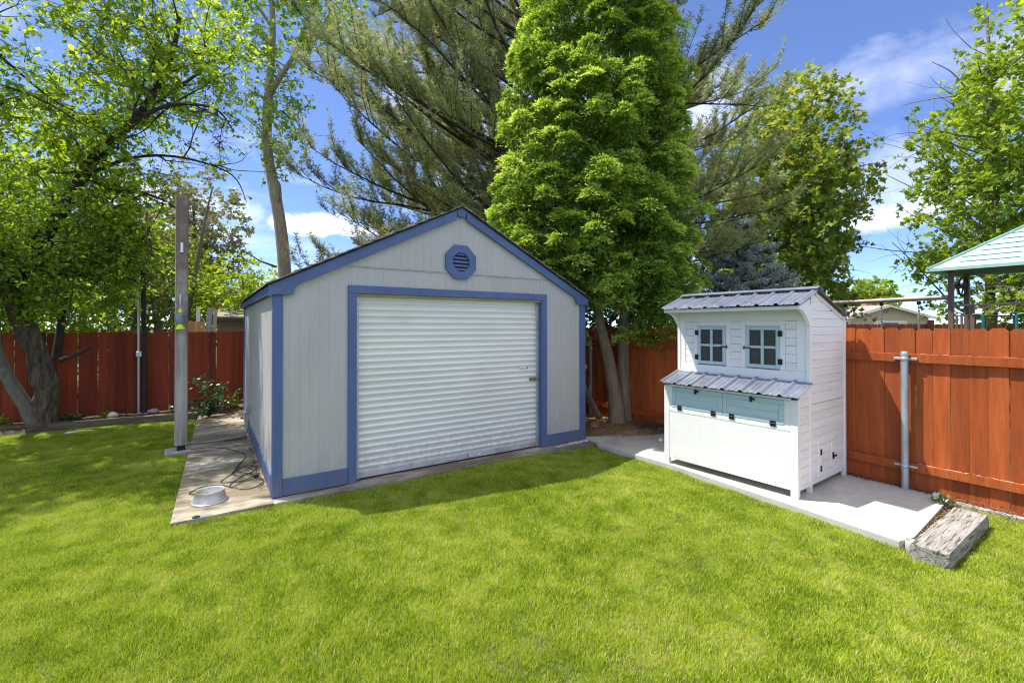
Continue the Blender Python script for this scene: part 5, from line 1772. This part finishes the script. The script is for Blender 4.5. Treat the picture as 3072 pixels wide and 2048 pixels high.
def deadwood(t):
    r_ = random.Random(9)
    m = MB()
    for k in range(26):
        p = Vector((19.6 + r_.uniform(-.2, 2.2), 2.6 + r_.uniform(-.8, .8), 2.3 + r_.uniform(-.2, .9)))
        d = Vector((-.83 + r_.gauss(0, .4), .55 + r_.gauss(0, .4), r_.gauss(.05, .5)))
        q = wander(p, d, r_.uniform(.8, 2.4), 6, .16, 0, r_)
        m.tube(q, [.014 - .0018 * i for i in range(7)], 5, cap=False)
    m.tube([(24.0, 3.9, 3.6), (22, 3.5, 3.1), (20.5, 3.0, 2.75), (19.3, 2.9, 2.9)], [.06, .05, .035, .015], 7)
    m.build('dead_boughs', BARK_GREY, t)['kind'] = 'stuff'
    m = MB()
    for a in range(10):
        p = Vector((24.3, 4.0, 4.5 + a * .6))
        d = Vector((-.83 + r_.gauss(0, .25), .56 + r_.gauss(0, .3), .55 + r_.gauss(0, .15)))
        q = wander(p, d, r_.uniform(2.5, 4.6), 7, .10, .01, r_)
        m.tube(q, [.035 - .0045 * i for i in range(8)], 5, cap=False)
    m.build('bare_limbs', BARK_GREY, t)['kind'] = 'stuff'

N_LEAVES.append(maple('maple_tree', 'tall bright green maple with bare grey limbs behind the play tower', (25.2, 4.2, 0), 16, 1.5, 5.2, 26, 8, LEAF_MAPLE2, 61, size=.185, tintc=.45, fill=1500, gap=.06, lv2=1.7,
      accept=lambda p: bearing(p) > .885 + .05 * mnoise.noise(Vector((p.z * .8, 1, 2))) + max(0, p.z - 9.0) * .045 + (0 if p.z > 4.5 else .02), extra=deadwood))
N_LEAVES.append(maple('distant_tree', 'small distant green tree above the chimney of the tan house', (73, 23, 0), 7.6, 1.5, 3.0, 10, 6, LEAF_MAPLE2, 71, size=.5, lv2=.8, lv3=2))
N_LEAVES.append(maple('distant_tree', 'dark bushy distant tree left of the tan house roof', (60, 20.6, 0), 6.2, 1.0, 3.4, 10, 6, LEAF_MAPLE, 72, size=.45, lv2=.8, lv3=2))
N_LEAVES.append(maple('leafy_tree', 'low lime green tree behind the brown outbuilding left of the shed', (1.0, 19.3, 0), 4.0, .8, 2.2, 16, 8, LEAF_LIME, 73, size=.13, tintc=.55, lv2=2.6, lv3=6, shape='leaf'))
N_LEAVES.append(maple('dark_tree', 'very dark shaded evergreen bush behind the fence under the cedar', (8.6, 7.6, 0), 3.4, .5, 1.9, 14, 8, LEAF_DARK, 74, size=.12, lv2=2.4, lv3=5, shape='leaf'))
N_LEAVES.append(maple('leafy_tree', 'leafy green tree far behind the gnarled tree and conduit pole', (-4.4, 17.0, 0), 7.2, .4, 3.4, 18, 8, LEAF_ELM, 75, size=.14, lv2=2.0, lv3=4, shape='leaf', fill=1700))
N_LEAVES.append(maple('leafy_tree', 'green bush tree seen under the play tower roof', (22.6, 1.0, 0), 4.6, .3, 3.2, 14, 8, LEAF_MAPLE2, 76, size=.18, lv2=2.0, lv3=4, fill=1300))
print('leaves', N_LEAVES, sum(N_LEAVES))

N_LEAVES.append(maple('leafy_tree', 'olive green thicket tree behind the conduit pole and back fence', (-2.2, 20.5, 0), 5.6, .3, 2.6, 14, 8, LEAF_MAPLE, 78, size=.14, lv2=2.0, lv3=4, shape='leaf', fill=1100))
N_LEAVES.append(maple('conifer_tree', 'ragged half brown conifer far beyond the back fence behind the timber post', (-.6, 23.6, 0), 8.2, 1.5, 2.3, 22, 9, NEEDLE_FAR, 79, size=.17, lv2=2.2, lv3=4, shape='leaf', fill=900, gap=.02))
# bare shrubs / trunks beyond the fence at left
bt = thing('bare_tree', 'leafless grey trunks and twigs beyond the back fence left of the timber post', 'tree', (-1.7, 18.5, 0))
m = MB(); r_ = random.Random(3)
for k in range(3):
    q = wander((-1.7 + k * .35, 18.5 + k * .2, 0), (.1 * (k - 1), 0, 1), 6.0 + r_.random(), 8, .04, .05, r_)
    m.tube(q, [.12 - .012 * i for i in range(9)], 7)
m.build('trunk', BARK_GREY, bt)
m = MB()
for k in range(34):
    p = (-1.7 + r_.gauss(0, .5), 18.5 + r_.gauss(0, .3), r_.uniform(1.8, 5.5))
    q = wander(p, (r_.gauss(0, 1), r_.gauss(-.2, .5), r_.gauss(.1, .5)), r_.uniform(.8, 2.2), 6, .2, -.03, r_)
    m.tube(q, [.022 - .003 * i for i in range(7)], 4, cap=False)
m.build('branches', BARK_GREY, bt)['kind'] = 'stuff'

# rose bush and small weeds
def small_plant(name, label, base, stems, h, leafn, size, mat, seed, spread=.5, cat='plant', group=None):
    r_ = random.Random(seed)
    t = thing(name, label, cat, base, group=group)
    w = MB(); P = []; D = []; T = []
    for k in range(stems):
        d = Vector((r_.gauss(0, spread), r_.gauss(0, spread * .6), 1))
        q = wander(Vector(base), d, h * r_.uniform(.55, 1.15), 6, .14, -.03, r_)
        w.tube(q, [.006 - .0006 * i for i in range(7)], 5, cap=False)
        for i in range(1, 7):
            for s in range(leafn):
                o = Vector((r_.gauss(0, 1), r_.gauss(0, 1), r_.gauss(.2, .6))).normalized()
                P.append(q[i] + o * r_.uniform(0, .06)); D.append(o); T.append(min(1, max(0, r_.gauss(.5, .22))))
    w.build('stems', BARK_DARK, t)['kind'] = 'stuff'
    inv = np.array(wmat(t).inverted().translation)
    P = np.array([tuple(p) for p in P]); D = np.array([tuple(p) for p in D])
    o = link('foliage', leaves(P + inv, D, size * np.random.default_rng(seed).uniform(.6, 1.2, len(P)), np.array(T), mat, 'foliage', width=.34, seed=seed), t); o['kind'] = 'stuff'

small_plant('rose_bush', 'small dark green rose bush at the far end of the side path', (-.0, 10.75, 0), 13, .95, 9, .075, LEAF_ROSE, 4, .62, 'shrub')
small_plant('weed_plant', 'low leafy weed at the foot of the gnarled trunk', (-2.0, 11.2, .07), 6, .22, 6, .06, LEAF_ROSE, 5, .9, 'plant')
small_plant('weed_plant', 'tiny bright weed against the shed corner beyond the path', (.46, 11.3, .05), 4, .28, 5, .055, LEAF_ELM, 6, .5, 'plant')
small_plant('weed_plant', 'small broad leaved weed growing between timber block and red fence', (6.05, 1.35, .02), 4, .10, 2, .05, LEAF_ROSE, 7, .9, 'plant')
small_plant('weed_plant', 'low weed left of the gnarled trunk base', (-2.95, 11.3, .06), 5, .15, 5, .06, LEAF_ELM, 12, .9, 'plant')
small_plant('weed_plant', 'thin weed beside the white rounded stone', (-1.62, 11.32, .07), 4, .16, 5, .04, LEAF_ELM, 13, .7, 'plant')

# ------------------------------------------------------------------ neighbours, left
nb = thing('outbuilding', 'low brown outbuilding with a tan roof beyond the back fence', 'outbuilding', (1.6, 18.4, 0))
MB().box(.25, 4.2, 17.4, 20.2, 0, 1.98).build('wall', TAN_SIDING, nb)
for k in range(7):
    MB().box(.24, 4.2, 17.385, 17.3995, .60 + k * .2, .785 + k * .2, .004).build('siding_board', TAN_SIDING, nb)
MB().box(.15, 4.3, 17.2, 17.26, 1.96, 2.05, .004).build('fascia', M('dark_fascia', (.07, .065, .06), .6, .1), nb)
MB().prism([(17.18, 2.055), (20.3, 2.75), (20.3, 2.80), (17.18, 2.10)], 'x', .1, 4.35).build('roof', TAN_ROOF, nb)
MB().box(-.02, .18, 17.25, 17.3, 1.45, 1.62, .004).build('meter_box', OUTLET, nb)
hs = MB()
pts = []
for k in range(64):
    a = k / 64 * 2 * PI * 3.4
    pts.append((1.05 + .58 * math.cos(a) * (1 + .08 * math.sin(a * .37)), 17.95 + .45 * math.sin(a), 2.135 + .20 * .45 * math.sin(a) * 1.1 + .008 * k / 10 + .11 + .02))
hs.tube(pts, .022, 7)
tag(hs.build('garden_hose', HOSE), 'coiled pale green garden hose lying on the outbuilding roof', 'hose')
lf_ = thing('light_fence', 'short fresh tan cedar fence beyond the red fence by the timber post', 'fence', (-.4, 15.8, 0))
pmn = picket_meshes(NEW_FENCE, .09, 1.93)
for k in range(7):
    link('picket', pmn[k % 7], lf_, (-.3 + k * .093, .1 - k * .04, 0), (0, 0, 0))
for z in (.5, 1.5):
    MB().beam((-.72, 15.95, z), (-.05, 15.68, z), .03, .08).build('fence_rail', NEW_FENCE, lf_)
for (a, b, w, lab, mt) in (((-.12, 16.2, 0), (.02, 16.25, 2.33), .13, 'weathered grey board leaning in front of the outbuilding', GREY_BOARD), ((.02, 16.12, 0), (.16, 16.2, 2.28), .10, 'second weathered board leaning against the grey one', GREY_BOARD), ((-.30, 16.35, 0), (-.27, 16.35, 2.36), .10, 'white upright board behind the leaning grey boards', STICKER)):
    tag(MB().beam(a, b, w, .03, up=(0, 1, 0), c=.003).build('leaning_board', mt), lab, 'board', 'boards leaning beyond the back fence')

# ------------------------------------------------------------------ neighbours, right: play tower
ps = thing('play_tower', 'brown metal play tower with a green hipped roof and swing beam', 'playset', (14.03, 2.99, 0))
def post(x, y, z1, w=.095):
    return MB().box(x - w / 2, x + w / 2, y - w / 2, y + w / 2, 0, z1, .008).build('tower_post', BROWN_STEEL, ps)
TY = 1.80
for (x, y) in ((14.03, 2.99), (14.03, TY), (15.35, 2.99), (15.35, TY), (14.03, .62), (15.35, .62)):
    post(x, y, 3.12)
MB().box(13.98, 15.40, .57, 3.04, 1.20, 1.26, .005).build('deck', BROWN_STEEL, ps)
# green roof: hipped, ribs along the slopes
cxr, cyr = 14.69, (2.99 + TY) / 2
ov = .34
x0, x1, y0, y1 = 14.03 - ov, 15.35 + ov, .27, 2.99 + ov
cyr = 1.8
apex = Vector((cxr, cyr, 4.05)); ze = 3.10
cor = [Vector((x0, y0, ze)), Vector((x1, y0, ze)), Vector((x1, y1, ze)), Vector((x0, y1, ze))]
rf = None
for k in range(4):
    a, b = cor[k], cor[(k + 1) % 4]
    n = (b - a).cross(apex - a).normalized()
    if n.z < 0: n = -n
    mb = MB()
    vs = [a, b, apex, a - Vector((0, 0, .05)), b - Vector((0, 0, .05)), apex - Vector((0, 0, .05))]
    mb.add(vs, [(0, 1, 2), (3, 5, 4), (0, 3, 4, 1)])
    p = mb.build('roof_panel', GREEN_ROOF, ps)
    # hip rib and eave lip, stepped shingle courses moulded in the panel
    MB().beam(a + (apex - a) * .0, apex, .09, .03).build('hip_rib', GREEN_ROOF, p)
    MB().beam(a + n * .0 - Vector((0, 0, .03)), b - Vector((0, 0, .03)), .035, .07).build('eave_lip', GREEN_ROOF, p)
    for q in range(1, 7):
        f = q / 8
        aa = a.lerp(apex, f); bb = b.lerp(apex, f)
        for (s0, s1) in ((.10, .46), (.54, .9)):
            s0 += .06 * (q % 2) - .03
            MB().beam(aa.lerp(bb, s0) + n * .008, aa.lerp(bb, s1) + n * .008, .03, .014).build('moulded_course', GREEN_ROOF, p)
MB().lathe([(0, .06), (.05, .03), (.07, 0)], tuple(apex), 10).build('finial', GREEN_ROOF, ps)
hl = MB()
for i in range(7):
    for j in range(3):
        hl.lathe([(0, -.002), (.02, -.002)], (14.1 + i * .17, 2.05 + j * .3, 3.10), 8)
MB().box(x0 + .12, x1 - .12, y0 + .12, y1 - .12, 3.06, 3.075).build('roof_underside', M('dark_green_plastic', (.05, .12, .09), .6, .1), ps)
# swing beam, chains, end frame
MB().tube([(14.04, 2.95, 2.455), (14.05, 5.0, 2.42), (14.06, 7.4, 2.40)], .055, 14).build('swing_beam', BEAM_STEEL, ps)
def chain(y, x=14.05):
    m = MB(); m.box(x - .03, x + .03, y - .035, y + .035, 2.30, 2.385, .006); 
    hg = m.build('swing_hanger', BLACK_IRON, ps)
    m = MB(); z = 2.30
    k = 0
    while z > .8:
        w, d = ((.020, .007) if k % 2 == 0 else (.007, .020))
        m.box(x - w, x + w, y - d, y + d, z - .052, z, .003); z -= .042; k += 1
    m.build('swing_chain', CHAIN, ps)
for y in (5.05, 4.28, 3.56):
    chain(y)
for (y0_, y1_) in ((4.28, 5.05),):
    MB().box(13.98, 14.12, y0_ - .02, y1_ + .02, .76, .80, .01).build('swing_seat', GREEN_RAIL, ps)
MB().tube([(14.06, 7.4, 2.4), (13.3, 7.5, 0)], .04, 10).build('end_leg', BROWN_STEEL, ps)
MB().tube([(14.06, 7.4, 2.4), (14.8, 7.5, 0)], .04, 10).build('end_leg', BROWN_STEEL, ps)
# rails, slats and green grips
MB().tube([(14.03, 2.96, 2.26), (14.03, TY, 2.27)], .022, 10).build('guard_rail', BEAM_STEEL, ps)
MB().tube([(14.03, 2.96, 2.03), (14.03, 2.62, 2.03)], .016, 8).build('guard_rail', BEAM_STEEL, ps)
MB().tube([(15.33, 2.96, 2.03), (15.33, TY, 2.03)], .016, 8).build('guard_rail', BROWN_STEEL, ps)
for y in (2.90, 2.82, 2.74):
    MB().box(14.01, 14.05, y - .02, y + .02, 1.26, 2.02, .003).build('guard_slat', BROWN_STEEL, ps)
MB().box(14.0, 14.06, 2.61, 2.68, 1.26, 2.25, .004).build('guard_slat', BROWN_STEEL, ps)
for y in (2.85, 2.68, 2.5, 2.2):
    MB().box(15.31, 15.36, y - .025, y + .025, 1.26, 2.02, .003).build('guard_slat', BROWN_STEEL, ps)
def grip(y, x, s):
    MB().tube(spline([(x, y + s * .16, 2.05), (x, y + s * .05, 2.045), (x, y, 1.98), (x, y, 1.6), (x, y, 1.27)], 5), .026, 10).build('grip_rail', GREEN_RAIL, ps)
grip(2.48, 14.0, 1); grip(1.98, 14.0, -1); grip(2.02, 15.2, 1)
wh = MB()
ring = [(14.42 + .02 * math.sin(a), 2.93 - .06 + .175 * math.cos(a) * .45, 2.70 + .21 * math.sin(a)) for a in np.linspace(0, 2 * PI, 29)]
wh.tube(ring, .018, 8)
for k in range(4):
    a = k * PI / 2 + .3
    wh.tube([(14.42, 2.87, 2.70), (14.42 + .02 * math.sin(a), 2.87 + .079 * math.cos(a), 2.70 + .21 * math.sin(a))], .014, 6)
wh.tube([(14.42, 2.87, 2.70), (14.30, 2.93, 2.70), (14.07, 2.98, 2.70)], [.03, .05, .035], 8)
wh.build('steering_wheel', BLACK_PLASTIC, ps)

# far fence and tan house
ff = thing('far_fence', 'distant reddish brown board fence beyond the play tower', 'fence', (20, 6, 0))
pmf = picket_meshes(FAR_FENCE, .19, 1.86)
A, B = Vector((17.6, 8.6, 0)), Vector((26.5, -4.5, 0))
nf = int((B - A).length / .195)
for k in range(nf):
    p = A.lerp(B, (k + .5) / nf) - Vector((20, 6, 0))
    link('picket', pmf[k % 7], ff, (p.x, p.y, random.uniform(-.01, .01)), (0, 0, math.atan2((B - A).y, (B - A).x)))
MB().beam(A + Vector((-.05, 0, 1.60)), B + Vector((-.05, 0, 1.60)), .04, .09).build('fence_rail', FAR_FENCE, ff)
MB().box(20.05, 20.2, 4.72, 4.87, 0, 2.0, .01).build('fence_post', FAR_FENCE, ff)

hz = math.atan2(13.39 - 17.26, 55.49 - 49.7)
house = thing('tan_house', 'tan stucco house with a low gable and brick chimney far beyond the fences', 'house', (52.3, 15.45, 0), hz)
W2, E = 3.75, 2.62
hb = lambda n, m, *a, c=0, parent=house: MB().box(*a, c=c).build(n, m, parent, local=True)
MB().prism([(-W2, 0), (W2, 0), (W2, E), (-.15, 3.63), (-W2, E)], 'y', .05, 9.0).build('wall', STUCCO, house, local=True)
for s in (-1, 1):
    a = Vector((-.15, 0, 3.70)); b = Vector((s * (W2 + .45), 0, E - .10))
    if s < 0: b.x = -W2 - .35
    MB().prism([(a.x, a.z), (b.x, b.z), (b.x, b.z + .06), (a.x, a.z + .06)], 'y', -.45, 9.3).build('roof', HROOF, house, local=True)
    MB().prism([(a.x, a.z - .17), (b.x, b.z - .17), (b.x, b.z - .01), (a.x, a.z - .01)], 'y', -.50, -.455).build('fascia', CREAM, house, local=True)
MB().prism([(-1.5, E + .5), (7, E + .35), (7, E + .41), (-1.5, 3.72)], 'y', 5.0, 11.0).build('rear_roof', HROOF, house, local=True)
MB().prism([(4.0, 5.0), (4.0, 11.0), (8.0, 11.0), (8.0, 5.0)], 'z', 0, E + .3).build('rear_wall', STUCCO, house, local=True)
MB().box(.35, 1.0, 3.0, 3.7, 3.0, 4.12).build('chimney', BRICK, house, local=True)
MB().box(-.35, .08, -.01, .049, 2.95, 3.32).build('gable_vent', M('vent_brown', (.28, .2, .12), .8, .1), house, local=True)
wf = hb('window', CREAM, -1.35, 1.75, -.03, .049, 1.2, 2.26)
hb('pane', GLASS, -.55, .95, -.045, -.031, 1.25, 2.10, parent=wf)
for x in (-1.25, -.95, 1.15, 1.45):
    hb('shutter_slat', OUTLET, x, x + .16, -.05, -.031, 1.25, 2.12, parent=wf)
hb('corner_trim', CREAM, W2 - .12, W2 + .02, -.0, .049, 0, E)
pg = thing('patio_cover', 'small white patio canopy edge left of the tan house', 'canopy', (48.6, 18.0, 0))
MB().box(47.9, 49.4, 17.3, 18.6, 2.22, 2.28).build('canopy_top', CREAM, pg)
MB().box(48.0, 48.1, 17.4, 17.5, 0, 2.22).build('canopy_post', CREAM, pg); MB().box(49.2, 49.3, 17.4, 17.5, 0, 2.22).build('canopy_post', CREAM, pg)

# overhead wires
def wire(a, b, sag, label):
    a, b = Vector(a), Vector(b)
    pts = [a.lerp(b, k / 24) - Vector((0, 0, sag * 4 * (k / 24) * (1 - k / 24))) for k in range(25)]
    m = MB(); m.tube(pts, .006, 5)
    tag(m.build('overhead_wire', BLACK_PLASTIC), label, 'wire', 'overhead wires on the right')
wire((26, 14, 6.6), (44, 1.0, 12.2), .3, 'lower thin dark wire crossing the sky between the two maples')
wire((27, 16, 8.2), (46, 1.5, 13.4), .3, 'upper thin dark wire crossing the sky between the two maples')
